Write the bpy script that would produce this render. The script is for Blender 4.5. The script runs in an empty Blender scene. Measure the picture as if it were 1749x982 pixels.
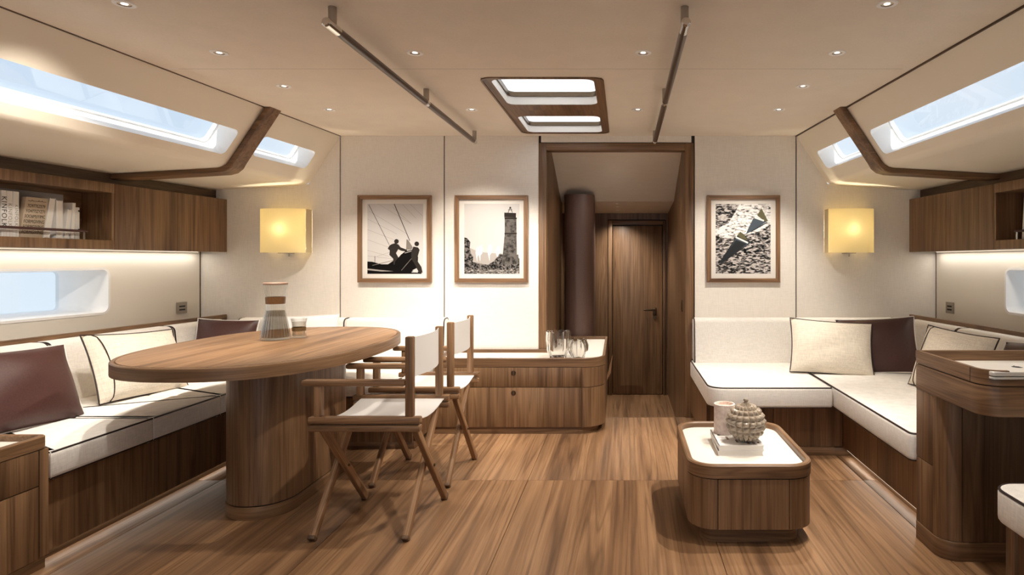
import bpy, bmesh, math, random
from mathutils import Vector, Matrix, Euler
random.seed(7)
sc = bpy.context.scene
COL = sc.collection
R = math.radians

# ------------------------------------------------------------------ camera, sky, sun, exposure
D = 4.585            # distance to the forward bulkhead
CX = -0.413          # centre line of the saloon
cam_d = bpy.data.cameras.new('camera')
cam_d.sensor_width = 36.0
cam_d.lens = 36.0 * 1050 / 1749
cam_d.shift_x = -(1065 - 874.5) / 1749
cam_d.shift_y = -(491 - 446) / 1749
cam_d.clip_start = 0.02
cam = bpy.data.objects.new('camera', cam_d)
COL.objects.link(cam)
cam.location = (0, 0, 1.166)
cam.rotation_euler = (R(90), 0, 0)
sc.camera = cam

w = bpy.data.worlds.new('sky')
sc.world = w
w.use_nodes = True
nt = w.node_tree
nt.nodes.clear()
wo = nt.nodes.new('ShaderNodeOutputWorld')
bg = nt.nodes.new('ShaderNodeBackground')
tc = nt.nodes.new('ShaderNodeTexCoord')
sep = nt.nodes.new('ShaderNodeSeparateXYZ')
rmp = nt.nodes.new('ShaderNodeValToRGB')
rmp.color_ramp.elements[0].position = 0.0
rmp.color_ramp.elements[0].color = (0.78, 0.86, 0.93, 1)
rmp.color_ramp.elements[1].position = 0.75
rmp.color_ramp.elements[1].color = (0.46, 0.62, 0.86, 1)
nz = nt.nodes.new('ShaderNodeTexNoise')
nz.inputs['Scale'].default_value = 2.2
nz.inputs['Detail'].default_value = 6
cr2 = nt.nodes.new('ShaderNodeValToRGB')
cr2.color_ramp.elements[0].position = 0.45
cr2.color_ramp.elements[1].position = 0.72
mx = nt.nodes.new('ShaderNodeMix')
mx.data_type = 'RGBA'
mx.inputs[7].default_value = (0.95, 0.95, 0.95, 1)
nt.links.new(tc.outputs['Generated'], sep.inputs[0])
nt.links.new(tc.outputs['Generated'], nz.inputs['Vector'])
nt.links.new(sep.outputs['Z'], rmp.inputs[0])
nt.links.new(nz.outputs['Fac'], cr2.inputs[0])
nt.links.new(cr2.outputs['Color'], mx.inputs[0])
nt.links.new(rmp.outputs[0], mx.inputs[6])
nt.links.new(mx.outputs[2], bg.inputs['Color'])
bg.inputs['Strength'].default_value = 0.92
nt.links.new(bg.outputs[0], wo.inputs[0])

sun_d = bpy.data.lights.new('sun', 'SUN')
sun_d.energy = 5.0
sun_d.angle = R(1.0)
sun_d.color = (1, 0.95, 0.88)
sun = bpy.data.objects.new('sun', sun_d)
COL.objects.link(sun)
sun.rotation_euler = Vector((-0.03, 0.55, -1.0)).to_track_quat('-Z', 'Y').to_euler()

sc.view_settings.view_transform = 'Standard'
sc.view_settings.look = 'None'
sc.view_settings.gamma = 1.0
sc.view_settings.use_curve_mapping = False
sc.view_settings.exposure = 0.28
sc.cycles.use_denoising = True
sc.cycles.max_bounces = 10
sc.cycles.diffuse_bounces = 8
sc.cycles.transparent_max_bounces = 16
sc.cycles.sample_clamp_indirect = 6.0
sc.cycles.caustics_refractive = False
sc.cycles.caustics_reflective = False
SPOT = 62.0          # watts of one recessed downlight
WARM = (1.0, 0.91, 0.795)

# ------------------------------------------------------------------ materials
def new_mat(name):
    m = bpy.data.materials.new(name)
    m.use_nodes = True
    n = m.node_tree
    b = n.nodes['Principled BSDF']
    return m, n, b

def plain(name, col, rough=0.5, metal=0.0, **kw):
    m, n, b = new_mat(name)
    b.inputs['Base Color'].default_value = (*col, 1)
    b.inputs['Roughness'].default_value = rough
    b.inputs['Metallic'].default_value = metal
    for k, v in kw.items():
        b.inputs[k].default_value = v
    return m

def node(n, t, **kw):
    x = n.nodes.new(t)
    for k, v in kw.items():
        if k in x.inputs: x.inputs[k].default_value = v
        else: setattr(x, k, v)
    return x

def obj_coords(n, scale, jitter=True):
    t = node(n, 'ShaderNodeTexCoord')
    mp = node(n, 'ShaderNodeMapping')
    mp.inputs['Scale'].default_value = scale
    if jitter:
        oi = node(n, 'ShaderNodeObjectInfo')
        mul = node(n, 'ShaderNodeVectorMath', operation='SCALE')
        cmb = node(n, 'ShaderNodeCombineXYZ')
        for i in range(3):
            n.links.new(oi.outputs['Random'], cmb.inputs[i])
        mul.inputs['Scale'].default_value = 9.7
        n.links.new(cmb.outputs[0], mul.inputs[0])
        add = node(n, 'ShaderNodeVectorMath', operation='ADD')
        n.links.new(t.outputs['Object'], add.inputs[0])
        n.links.new(mul.outputs[0], add.inputs[1])
        n.links.new(add.outputs[0], mp.inputs['Vector'])
    else:
        n.links.new(t.outputs['Object'], mp.inputs['Vector'])
    return mp

def ramp(n, stops):
    r = node(n, 'ShaderNodeValToRGB')
    e = r.color_ramp.elements
    while len(e) > 1: e.remove(e[0])
    e[0].position, e[0].color = stops[0][0], (*stops[0][1], 1)
    for p, c in stops[1:]:
        x = e.new(p); x.color = (*c, 1)
    return r

def wood(name, axis, tone=1.0, rough=0.42, broad=14.0, lines=0.38):
    """Walnut veneer: long streaks along the given axis or axes of the object."""
    m, n, b = new_mat(name)
    def sv(across, along):
        v = [across]*3
        for c in axis: v['XYZ'.index(c)] = along
        return v
    n1 = node(n, 'ShaderNodeTexNoise', Scale=1.0, Detail=4.0, Roughness=0.55, Distortion=0.8)
    n2 = node(n, 'ShaderNodeTexNoise', Scale=1.0, Detail=3.0, Roughness=0.7)
    n3 = node(n, 'ShaderNodeTexNoise', Scale=1.0, Detail=2.0)
    n4 = node(n, 'ShaderNodeTexNoise', Scale=1.0, Detail=1.5, Distortion=0.5)
    for nn, v in ((n1, sv(broad, broad*0.045)), (n2, sv(120.0, 2.4)), (n3, sv(3.0, 0.45)), (n4, sv(broad*1.25, broad*0.035))):
        n.links.new(obj_coords(n, v).outputs[0], nn.inputs['Vector'])
    k = tone*0.70
    lt = (0.355*k, 0.204*k, 0.104*k); md = (0.255*k, 0.138*k, 0.067*k); dk = (0.105*k, 0.050*k, 0.023*k)
    r1 = ramp(n, [(0.24, dk), (0.42, md), (0.56, lt), (0.66, md), (0.80, dk)])
    n.links.new(n1.outputs['Fac'], r1.inputs[0])
    r2 = ramp(n, [(0.3, (0.66, 0.63, 0.61)), (0.62, (1.08, 1.08, 1.08))])
    n.links.new(n2.outputs['Fac'], r2.inputs[0])
    r3 = ramp(n, [(0.3, (0.78, 0.76, 0.74)), (0.7, (1.14, 1.14, 1.14))])
    n.links.new(n3.outputs['Fac'], r3.inputs[0])
    q = 1-lines
    r4 = ramp(n, [(0.34, (1, 1, 1)), (0.38, (q, q*0.95, q*0.9)), (0.42, (1, 1, 1)), (0.475, (1, 1, 1)), (0.50, (q, q*0.95, q*0.9)), (0.535, (1, 1, 1)), (0.60, (1, 1, 1)), (0.625, (q, q*0.95, q*0.9)), (0.66, (1, 1, 1))])
    n.links.new(n4.outputs['Fac'], r4.inputs[0])
    last = r1
    for r_, f in ((r2, 0.7), (r3, 1.0), (r4, 0.8)):
        mu = node(n, 'ShaderNodeMix', data_type='RGBA', blend_type='MULTIPLY')
        mu.inputs[0].default_value = f
        n.links.new(last.outputs[2 if last is not r1 else 0], mu.inputs[6]); n.links.new(r_.outputs[0], mu.inputs[7]); last = mu
    n.links.new(last.outputs[2], b.inputs['Base Color'])
    b.inputs['Roughness'].default_value = rough
    bp = node(n, 'ShaderNodeBump', Strength=0.06, Distance=0.002)
    n.links.new(n2.outputs['Fac'], bp.inputs['Height'])
    n.links.new(bp.outputs[0], b.inputs['Normal'])
    return m

def fabric(name, col, weave=420.0, amount=0.10, rough=0.9, bump=0.25, sheen=0.0):
    m, n, b = new_mat(name)
    a = node(n, 'ShaderNodeTexNoise', Scale=1.0, Detail=2.0)
    c = node(n, 'ShaderNodeTexNoise', Scale=1.0, Detail=2.0)
    n.links.new(obj_coords(n, (weave*0.08, weave*0.08, weave)).outputs[0], a.inputs['Vector'])
    n.links.new(obj_coords(n, (weave, weave, weave*0.08)).outputs[0], c.inputs['Vector'])
    ad = node(n, 'ShaderNodeMath', operation='ADD')
    n.links.new(a.outputs['Fac'], ad.inputs[0]); n.links.new(c.outputs['Fac'], ad.inputs[1])
    lo = tuple(x * (1 - amount * 1.3) for x in col); hi = tuple(min(1, x * (1 + amount * 0.6)) for x in col)
    ml = node(n, 'ShaderNodeMath', operation='MULTIPLY'); ml.inputs[1].default_value = 0.5
    n.links.new(ad.outputs[0], ml.inputs[0])
    r = ramp(n, [(0.34, lo), (0.64, hi)])
    n.links.new(ml.outputs[0], r.inputs[0])
    n.links.new(r.outputs[0], b.inputs['Base Color'])
    b.inputs['Roughness'].default_value = rough
    b.inputs['Specular IOR Level'].default_value = 0.2
    bp = node(n, 'ShaderNodeBump', Strength=bump, Distance=0.001)
    n.links.new(ad.outputs[0], bp.inputs['Height'])
    n.links.new(bp.outputs[0], b.inputs['Normal'])
    return m

def leather(name, col):
    m, n, b = new_mat(name)
    v = node(n, 'ShaderNodeTexNoise', Scale=160.0, Detail=3.0)
    n.links.new(obj_coords(n, (1, 1, 1)).outputs[0], v.inputs['Vector'])
    r = ramp(n, [(0.3, tuple(x*0.8 for x in col)), (0.7, tuple(x*1.15 for x in col))])
    n.links.new(v.outputs['Fac'], r.inputs[0]); n.links.new(r.outputs[0], b.inputs['Base Color'])
    b.inputs['Roughness'].default_value = 0.5
    bp = node(n, 'ShaderNodeBump', Strength=0.12, Distance=0.001)
    n.links.new(v.outputs['Fac'], bp.inputs['Height']); n.links.new(bp.outputs[0], b.inputs['Normal'])
    return m

def pane_mat(name, tint, refl=0.08):
    m = bpy.data.materials.new(name); m.use_nodes = True
    n = m.node_tree; n.nodes.clear()
    o = node(n, 'ShaderNodeOutputMaterial'); t = node(n, 'ShaderNodeBsdfTransparent'); g = node(n, 'ShaderNodeBsdfGlossy')
    t.inputs[0].default_value = (*tint, 1); g.inputs['Roughness'].default_value = 0.02
    x = node(n, 'ShaderNodeMixShader'); x.inputs[0].default_value = refl
    n.links.new(t.outputs[0], x.inputs[1]); n.links.new(g.outputs[0], x.inputs[2]); n.links.new(x.outputs[0], o.inputs[0])
    return m

def translucent_mat(name, col, through=0.7, clear=0.0):
    m = bpy.data.materials.new(name); m.use_nodes = True
    n = m.node_tree; n.nodes.clear()
    o = node(n, 'ShaderNodeOutputMaterial'); t = node(n, 'ShaderNodeBsdfTranslucent'); g = node(n, 'ShaderNodeBsdfDiffuse')
    t.inputs[0].default_value = (*col, 1); g.inputs[0].default_value = (*col, 1)
    x = node(n, 'ShaderNodeMixShader'); x.inputs[0].default_value = through
    n.links.new(g.outputs[0], x.inputs[1]); n.links.new(t.outputs[0], x.inputs[2])
    last = x
    if clear:
        c = node(n, 'ShaderNodeBsdfTransparent'); y = node(n, 'ShaderNodeMixShader'); y.inputs[0].default_value = clear
        n.links.new(x.outputs[0], y.inputs[1]); n.links.new(c.outputs[0], y.inputs[2]); last = y
    n.links.new(last.outputs[0], o.inputs[0])
    return m

def thin_glass(name, tint=(1, 1, 1), fac=0.12, rough=0.03):
    """Thin clear glass: see-through, shine rising towards its edges."""
    m = bpy.data.materials.new(name); m.use_nodes = True
    n = m.node_tree; n.nodes.clear()
    o = node(n, 'ShaderNodeOutputMaterial'); t = node(n, 'ShaderNodeBsdfTransparent'); g = node(n, 'ShaderNodeBsdfGlossy')
    t.inputs[0].default_value = (*tint, 1); g.inputs['Roughness'].default_value = rough
    lw = node(n, 'ShaderNodeLayerWeight', Blend=fac)
    x = node(n, 'ShaderNodeMixShader')
    n.links.new(lw.outputs['Facing'], x.inputs[0])
    n.links.new(t.outputs[0], x.inputs[1]); n.links.new(g.outputs[0], x.inputs[2]); n.links.new(x.outputs[0], o.inputs[0])
    return m

def emit(name, col, s):
    m = bpy.data.materials.new(name); m.use_nodes = True
    n = m.node_tree; n.nodes.clear()
    o = node(n, 'ShaderNodeOutputMaterial'); e = node(n, 'ShaderNodeEmission')
    e.inputs[0].default_value = (*col, 1); e.inputs[1].default_value = s
    n.links.new(e.outputs[0], o.inputs[0])
    return m

def speckle(name, stops, scale, stretch=(1, 1, 1), rot=0.0, detail=6.0, distort=0.0):
    m, n, b = new_mat(name)
    mp = obj_coords(n, stretch, jitter=False); mp.inputs['Rotation'].default_value = (0, rot, 0)
    v = node(n, 'ShaderNodeTexNoise', Scale=scale, Detail=detail, Distortion=distort)
    n.links.new(mp.outputs[0], v.inputs['Vector'])
    r = ramp(n, stops); n.links.new(v.outputs['Fac'], r.inputs[0]); n.links.new(r.outputs[0], b.inputs['Base Color'])
    b.inputs['Roughness'].default_value = 0.8
    b.inputs['Specular IOR Level'].default_value = 0.1
    return m

WZ = wood('walnut_vertical', 'Z')
WX = wood('walnut_across', 'X')
WY = wood('walnut_along', 'Y')
WF = wood('walnut_floor', 'Y', tone=1.36, rough=0.46, broad=8.0, lines=0.45)
WT = wood('walnut_tabletop', 'Y', tone=1.30, rough=0.42, broad=10.0, lines=0.35)
WCX = wood('teak_across', 'X', tone=1.32, rough=0.5, broad=26.0)
WCZ = wood('teak_vertical', 'Z', tone=1.32, rough=0.5, broad=26.0)
WD = wood('walnut_dark', 'Y', tone=0.5)
WB = wood('walnut_band', 'XY', tone=1.0, broad=22.0, lines=0.35)
GRIP = plain('gunmetal_leather', (0.085, 0.055, 0.042), 0.28)
LINEN = fabric('wall_linen', (0.87, 0.825, 0.76), weave=240, amount=0.05, bump=0.12)
CEIL = fabric('ceiling_suede', (0.81, 0.735, 0.64), weave=90, amount=0.03, bump=0.05)
SIDE = plain('cream_lining', (0.84, 0.77, 0.65), 0.55)
HULL = plain('cream_hull_lining', (0.86, 0.815, 0.73), 0.5)
WHITE = plain('white_lacquer', (0.93, 0.93, 0.92), 0.35)
CANVAS = fabric('sofa_linen', (0.86, 0.83, 0.785), weave=330, amount=0.10, bump=0.3)
CREAM = fabric('cream_linen', (0.80, 0.73, 0.62), weave=210, amount=0.13, bump=0.4)
BRIGHT = fabric('white_cotton', (0.9, 0.9, 0.89), weave=500, amount=0.03, bump=0.1)
CHAIRC = translucent_mat('chair_canvas', (0.88, 0.87, 0.855), 0.35)
BROWN = leather('brown_leather', (0.062, 0.021, 0.017))
COLUMN = leather('column_leather', (0.105, 0.057, 0.044))
PIPE = plain('dark_piping', (0.022, 0.010, 0.008), 0.6)
PIPEW = plain('white_piping', (0.85, 0.82, 0.78), 0.6)
JOINT = plain('dark_joint', (0.035, 0.018, 0.010), 0.7)
GAP = plain('shadow_gap', (0.012, 0.007, 0.004), 0.9)
CHROME = plain('chrome', (0.72, 0.70, 0.67), 0.12, 1.0)
STEEL = plain('brushed_steel', (0.42, 0.38, 0.33), 0.38, 1.0)
BRONZE = plain('bronze', (0.12, 0.085, 0.055), 0.4, 1.0)
INLAY = plain('cream_inlay', (0.77, 0.73, 0.665), 0.5)
PAPER = plain('paper', (0.80, 0.77, 0.72), 0.8)
BOOKW = plain('white_book', (0.82, 0.80, 0.77), 0.6)
BOOKB = plain('beige_book', (0.52, 0.42, 0.31), 0.7)
GREYP = plain('grey_board', (0.36, 0.33, 0.30), 0.8)
INK = plain('ink', (0.012, 0.010, 0.010), 0.7)
PANE = pane_mat('window_glass', (0.86, 0.92, 0.97))
HATCHP = translucent_mat('hatch_acrylic', (0.95, 0.96, 0.97), 0.85, clear=0.05)
SHADE = translucent_mat('yellow_shade', (0.96, 0.905, 0.71), 0.7)
SIDEC = plain('shade_card', (0.72, 0.60, 0.36), 0.8)
GLASS = plain('vase_glass', (0.96, 0.95, 0.93), 0.02, 0.0, **{'Transmission Weight': 1.0, 'IOR': 1.45})
CGLASS = thin_glass('carafe_glass', (0.96, 0.965, 0.96), 0.22)
LENS = emit('lamp_lens', (1.0, 0.90, 0.76), 3.0)
LEDM = emit('led_strip', (1.0, 0.84, 0.64), 0.9)

# ------------------------------------------------------------------ mesh helpers
class MB:
    """Collects geometry in world (or local) coordinates, built as one mesh object."""
    def __init__(s):
        s.v = []; s.f = []; s.mi = []; s.cur = 0
    def add(s, vs, fs, mi=None):
        o = len(s.v)
        s.v += [tuple(p) for p in vs]
        s.f += [tuple(i + o for i in f) for f in fs]
        s.mi += [s.cur if mi is None else mi] * len(fs)
        return s
    def box(s, x0, x1, y0, y1, z0, z1, b=0.0, fn=None):
        if b <= 0:
            vs = [(x, y, z) for z in (z0, z1) for y in (y0, y1) for x in (x0, x1)]
            fs = [(0, 2, 3, 1), (4, 5, 7, 6), (0, 1, 5, 4), (2, 6, 7, 3), (0, 4, 6, 2), (1, 3, 7, 5)]
        else:
            bm = bmesh.new(); bmesh.ops.create_cube(bm, size=1)
            for v in bm.verts:
                v.co = ((x0+x1)/2 + v.co.x*(x1-x0), (y0+y1)/2 + v.co.y*(y1-y0), (z0+z1)/2 + v.co.z*(z1-z0))
            bmesh.ops.bevel(bm, geom=bm.edges[:], offset=b, segments=2, affect='EDGES', profile=0.5)
            bm.verts.index_update()
            vs = [tuple(v.co) for v in bm.verts]; fs = [[v.index for v in f.verts] for f in bm.faces]; bm.free()
        if fn: vs = [fn(*p) for p in vs]
        return s.add(vs, fs)
    def beam(s, a, c, wx, wz, up=(0, 0, 1), b=0.0):
        """Rectangular bar from a to c; wx across, wz along up."""
        a = Vector(a); c = Vector(c); d = c - a; L = d.length; d.normalize()
        u = Vector(up); side = d.cross(u).normalized(); u = side.cross(d).normalized()
        t = MB().box(-wx/2, wx/2, 0, L, -wz/2, wz/2, b)
        return s.add([a + side*p[0] + d*p[1] + u*p[2] for p in t.v], t.f)
    def tube(s, pts, r, seg=8, closed=False, caps=True):
        pts = [Vector(p) for p in pts]; n = len(pts); rings = []
        nrm = None
        for i, p in enumerate(pts):
            if closed: t = (pts[(i+1) % n] - pts[i-1])
            else: t = pts[min(i+1, n-1)] - pts[max(i-1, 0)]
            t.normalize()
            if nrm is None:
                nrm = t.orthogonal().normalized()
            else:
                nrm = (nrm - t * nrm.dot(t))
                nrm = nrm.normalized() if nrm.length > 1e-6 else t.orthogonal().normalized()
            bi = t.cross(nrm)
            rr = r[i] if isinstance(r, (list, tuple)) else r
            rings.append([p + (nrm*math.cos(k*2*math.pi/seg) + bi*math.sin(k*2*math.pi/seg))*rr for k in range(seg)])
        vs = [p for rg in rings for p in rg]; fs = []
        for i in range(n if closed else n-1):
            j = (i+1) % n
            for k in range(seg):
                fs.append((i*seg+k, i*seg+(k+1) % seg, j*seg+(k+1) % seg, j*seg+k))
        if caps and not closed:
            fs.append(tuple(range(seg))[::-1]); fs.append(tuple((n-1)*seg+k for k in range(seg)))
        return s.add(vs, fs)
    def lathe(s, prof, c=(0, 0, 0), seg=32, fn=None):
        vs = []; fs = []; n = len(prof)
        for k in range(seg):
            a = 2*math.pi*k/seg
            for i, (r, z) in enumerate(prof):
                rr = fn(r, z, a) if fn else r
                vs.append((c[0]+rr*math.cos(a), c[1]+rr*math.sin(a), c[2]+z))
        for k in range(seg):
            j = (k+1) % seg
            for i in range(n-1):
                fs.append((k*n+i, j*n+i, j*n+i+1, k*n+i+1))
        return s.add(vs, fs)
    def slab(s, out, z0, z1, b=0.0, seg=3, cap=(True, True), bb=None):
        """Extruded outline (counter-clockwise) with rounded top and bottom edges."""
        bb = b if bb is None else bb
        rings = []
        if bb > 0:
            for i in range(seg+1):
                a = math.pi/2*i/seg
                rings.append((bb*(1-math.sin(a)), z0+bb*(1-math.cos(a))))
        else: rings.append((0, z0))
        if b > 0:
            for i in range(seg+1):
                a = math.pi/2*i/seg
                rings.append((b*(1-math.cos(a)), z1-b*(1-math.sin(a))))
        else: rings.append((0, z1))
        n = len(out); vs = []; fs = []
        for off, z in rings:
            o2 = offset(out, off) if off > 1e-9 else out
            vs += [(p[0], p[1], z) for p in o2]
        for i in range(len(rings)-1):
            for k in range(n):
                fs.append((i*n+k, i*n+(k+1) % n, (i+1)*n+(k+1) % n, (i+1)*n+k))
        if cap[0]: fs.append(tuple(range(n))[::-1])
        if cap[1]: fs.append(tuple((len(rings)-1)*n+k for k in range(n)))
        return s.add(vs, fs)
    def rim(s, out, width, z0, z1, b=0.004):
        """A tray edge: wall of the given width standing along an outline."""
        inn = offset(out, width); o1 = offset(out, b); i1 = offset(out, width-b); n = len(out)
        L = [(out, z0), (out, z1-b), (o1, z1), (i1, z1), (inn, z1-b), (inn, z0)]
        vs = [(p[0], p[1], z) for l, z in L for p in l]; fs = []
        for i in range(len(L)):
            j = (i+1) % len(L)
            for k in range(n):
                fs.append((i*n+k, i*n+(k+1) % n, j*n+(k+1) % n, j*n+k))
        return s.add(vs, fs)
    def strip(s, path, t, z0, z1, closed=False):
        """A panel that follows a path in plan, thickness t to its left."""
        n = len(path); q = []
        for i, p in enumerate(path):
            a = Vector(path[max(i-1, 0)]); c = Vector(path[min(i+1, n-1)]); d = (c-a).normalized()
            q.append((p[0]-d.y*t, p[1]+d.x*t))
        vs = [(p[0], p[1], z) for z in (z0, z1) for p in list(path)+q]; m = 2*n; fs = []
        for i in range(n-1):
            fs.append((i, i+1, m+i+1, m+i)); fs.append((n+i+1, n+i, m+n+i, m+n+i+1))
            fs.append((i+1, i, n+i, n+i+1)); fs.append((m+i, m+i+1, m+n+i+1, m+n+i))
        fs.append((0, m, m+n, n)); fs.append((n-1, 2*n-1, m+2*n-1, m+n-1))
        return s.add(vs, fs)
    def poly(s, pts, mi=None):
        return s.add(pts, [tuple(range(len(pts)))], mi)
    def disc(s, c, r, seg=20, nrm='Z'):
        ps = []
        for k in range(seg):
            a = 2*math.pi*k/seg
            if nrm == 'Z': ps.append((c[0]+r*math.cos(a), c[1]+r*math.sin(a), c[2]))
            else: ps.append((c[0]+r*math.cos(a), c[1], c[2]+r*math.sin(a)))
        return s.poly(ps)
    def mesh(s, name, mats, off=(0, 0, 0), smooth=True):
        me = bpy.data.meshes.new(name)
        me.from_pydata([(p[0]-off[0], p[1]-off[1], p[2]-off[2]) for p in s.v], [], s.f)
        for m in (mats if isinstance(mats, (list, tuple)) else [mats]): me.materials.append(m)
        for p, i in zip(me.polygons, s.mi): p.material_index = i
        bm = bmesh.new(); bm.from_mesh(me)
        bmesh.ops.remove_doubles(bm, verts=bm.verts, dist=1e-6)
        bmesh.ops.recalc_face_normals(bm, faces=bm.faces)
        bm.to_mesh(me); bm.free()
        if smooth:
            me.polygons.foreach_set('use_smooth', [True]*len(me.polygons))
            me.set_sharp_from_angle(angle=R(38))
        me.update()
        return me
    def build(s, name, mats, parent=None, world=True, loc=None, smooth=True):
        off = (0, 0, 0)
        if parent is not None and world: off = world_loc(parent)
        if parent is None and loc is not None: off = loc
        o = bpy.data.objects.new(name, s.mesh(name, mats, off, smooth))
        COL.objects.link(o)
        if parent is not None: o.parent = parent
        elif loc is not None: o.location = loc
        return o

def world_loc(o):
    p = Vector((0, 0, 0))
    while o is not None:
        p += o.location; o = o.parent
    return p

def offset(out, d):
    n = len(out); r = []
    for i in range(n):
        a = Vector(out[i-1]); p = Vector(out[i]); c = Vector(out[(i+1) % n])
        d1 = p-a; d2 = c-p
        if d1.length < 1e-9 or d2.length < 1e-9: r.append(tuple(p)); continue
        d1.normalize(); d2.normalize()
        n1 = Vector((-d1.y, d1.x)); n2 = Vector((-d2.y, d2.x)); m = n1+n2
        k = 1 + n1.dot(n2)
        if k < 0.2: k = 0.2
        r.append(tuple(p + m*(d/k)))
    return r

def rpoly(pts, seg=6):
    """Outline with rounded corners: points (x, y, radius), counter-clockwise."""
    out = []; n = len(pts)
    for i in range(n):
        x, y, r = pts[i]
        if r <= 0: out.append((x, y)); continue
        p = Vector((x, y)); a = Vector(pts[i-1][:2]); c = Vector(pts[(i+1) % n][:2])
        u = (a-p).normalized(); v = (c-p).normalized(); ang = u.angle(v); t = r/math.tan(ang/2)
        ctr = p + (u+v).normalized()*(r/math.sin(ang/2)); s0 = p+u*t-ctr; s1 = p+v*t-ctr
        a0 = math.atan2(s0.y, s0.x); da = math.atan2(s1.y, s1.x)-a0
        while da > math.pi: da -= 2*math.pi
        while da < -math.pi: da += 2*math.pi
        for k in range(seg+1):
            q = a0+da*k/seg; out.append((ctr.x+r*math.cos(q), ctr.y+r*math.sin(q)))
    return out

def rrect(x0, x1, y0, y1, r, seg=6):
    rr = r if isinstance(r, (list, tuple)) else (r,)*4
    return rpoly([(x0, y0, rr[0]), (x1, y0, rr[1]), (x1, y1, rr[2]), (x0, y1, rr[3])], seg)

def holed(x0, x1, y0, y1, hx0, hx1, hy0, hy1, r, seg=5):
    """Rectangle with a rounded rectangular hole: (2D points, faces, hole loop)."""
    hole = rrect(hx0, hx1, hy0, hy1, r, seg); m = seg+1
    vs = [(x0, y0), (x1, y0), (x1, y1), (x0, y1)] + hole; fs = []
    for c in range(4):
        b = 4+c*m
        for k in range(seg): fs.append((c, b+k+1, b+k))
        e = b+seg; nx = 4+((c+1) % 4)*m
        fs.append((c, (c+1) % 4, nx, e))
    return vs, fs, hole

def setp(o, label=None, cat=None, group=None, kind=None):
    if label: o['label'] = label
    if cat: o['category'] = cat
    if group: o['group'] = group
    if kind: o['kind'] = kind
    return o

def thing(name, label, cat, loc=(0, 0, 0), rotz=0.0, group=None):
    o = bpy.data.objects.new(name, None); COL.objects.link(o)
    o.location = loc; o.rotation_euler = (0, 0, rotz); o.empty_display_size = 0.1
    return setp(o, label, cat, group)

def struct(o, label=None):
    o['kind'] = 'structure'
    if label: o['label'] = label
    return o

def copy_tree(o, parent=None):
    c = o.copy(); COL.objects.link(c)
    if parent is not None: c.parent = parent
    for ch in [x for x in o.children]: copy_tree(ch, c)
    return c

def text_geo(body, size, spacing=1.0):
    cu = bpy.data.curves.new('t', 'FONT'); cu.body = body; cu.size = size; cu.space_character = spacing
    cu.align_x = 'CENTER'; cu.align_y = 'CENTER'; cu.resolution_u = 3
    o = bpy.data.objects.new('t', cu); COL.objects.link(o)
    dg = bpy.context.evaluated_depsgraph_get()
    me = bpy.data.meshes.new_from_object(o.evaluated_get(dg))
    vs = [tuple(v.co) for v in me.vertices]; fs = [tuple(p.vertices) for p in me.polygons]
    bpy.data.objects.remove(o); bpy.data.curves.remove(cu); bpy.data.meshes.remove(me)
    return vs, fs

def light(name, typ, loc, energy, parent, direction=(0, 0, -1), color=WARM, **kw):
    d = bpy.data.lights.new(name, typ); d.energy = energy; d.color = color
    for k, v in kw.items(): setattr(d, k, v)
    o = bpy.data.objects.new(name, d); COL.objects.link(o)
    o.rotation_euler = Vector(direction).to_track_quat('-Z', 'Y').to_euler()
    if parent is not None:
        o.parent = parent; o.location = Vector(loc) - world_loc(parent)
    else: o.location = loc
    return o

TAPER = 0.075
def hx(half, y, s):
    """Hull sides: half breadth at the bulkhead, growing aft."""
    return CX + s*(half + TAPER*(D-y))
AFT = -1.3

# ------------------------------------------------------------------ floor
fl = struct(MB().box(-3.6, 2.8, AFT, D, -0.06, -0.012).build('floor', GAP), 'walnut plank floor of the saloon')
xs = [-3.5, -2.14, -1.25, -0.51, 0.385, 1.275, 2.7]; ys = [AFT, 0.9, 3.273, D]
for i in range(len(xs)-1):
    for j in range(len(ys)-1):
        MB().box(xs[i]+0.0012, xs[i+1]-0.0012, ys[j]+0.0012, ys[j+1]-0.0012, -0.02, 0.0, 0.0008).build('floor_panel', WF, fl)
struct(MB().box(-1.4, 0.9, D, 6.6, -0.29, -0.23).build('corridor_floor', WF), 'lower walnut floor of the corridor')
struct(MB().box(-0.62, 0.52, D, D+0.02, -0.24, -0.002).build('trim_4', WX), 'walnut riser of the step down into the corridor')

# ------------------------------------------------------------------ forward bulkhead
def top_z(x):
    h = abs(x-CX)
    if h <= 1.70: return 2.103
    if h <= 1.936: return 2.103 - (h-1.70)/0.236*0.362
    return 1.741 - (h-1.936)/0.824*0.05
def wall_prism(m, x0, x1, y0, y1, z0):
    xs_ = sorted({x0, x1, *[q for q in (CX-1.70, CX+1.70, CX-1.936, CX+1.936) if x0 < q < x1]})
    ol = [(x0, z0), (x1, z0)] + [(x, top_z(x)) for x in reversed(xs_)]
    n = len(ol)
    m.add([(p[0], y, p[1]) for y in (y0, y1) for p in ol], [tuple(range(n)), tuple(n+i for i in reversed(range(n)))] + [(i, n+i, n+(i+1) % n, (i+1) % n) for i in range(n)])
    return m
wm = MB(); wall_prism(wm, -3.16, -0.624, D+0.012, D+0.06, -0.05); wall_prism(wm, 0.515, 2.335, D+0.012, D+0.06, -0.05)
wm.box(-0.624, 0.515, D+0.012, D+0.06, 2.03, 2.12)
wb = struct(wm.build('wall_front', JOINT, smooth=False), 'linen covered forward bulkhead')
for x0, x1, z0 in ((-3.155, -2.118, 0.0), (-2.109, -1.342, 0.0), (-1.333, -0.634, 0.0), (-0.615, 0.506, 2.052), (0.532, 1.283, 0.02), (1.292, 2.33, 0.0)):
    wall_prism(MB(), x0, x1, D, D+0.014, z0).build('wall_panel', LINEN, wb, smooth=False)
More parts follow.
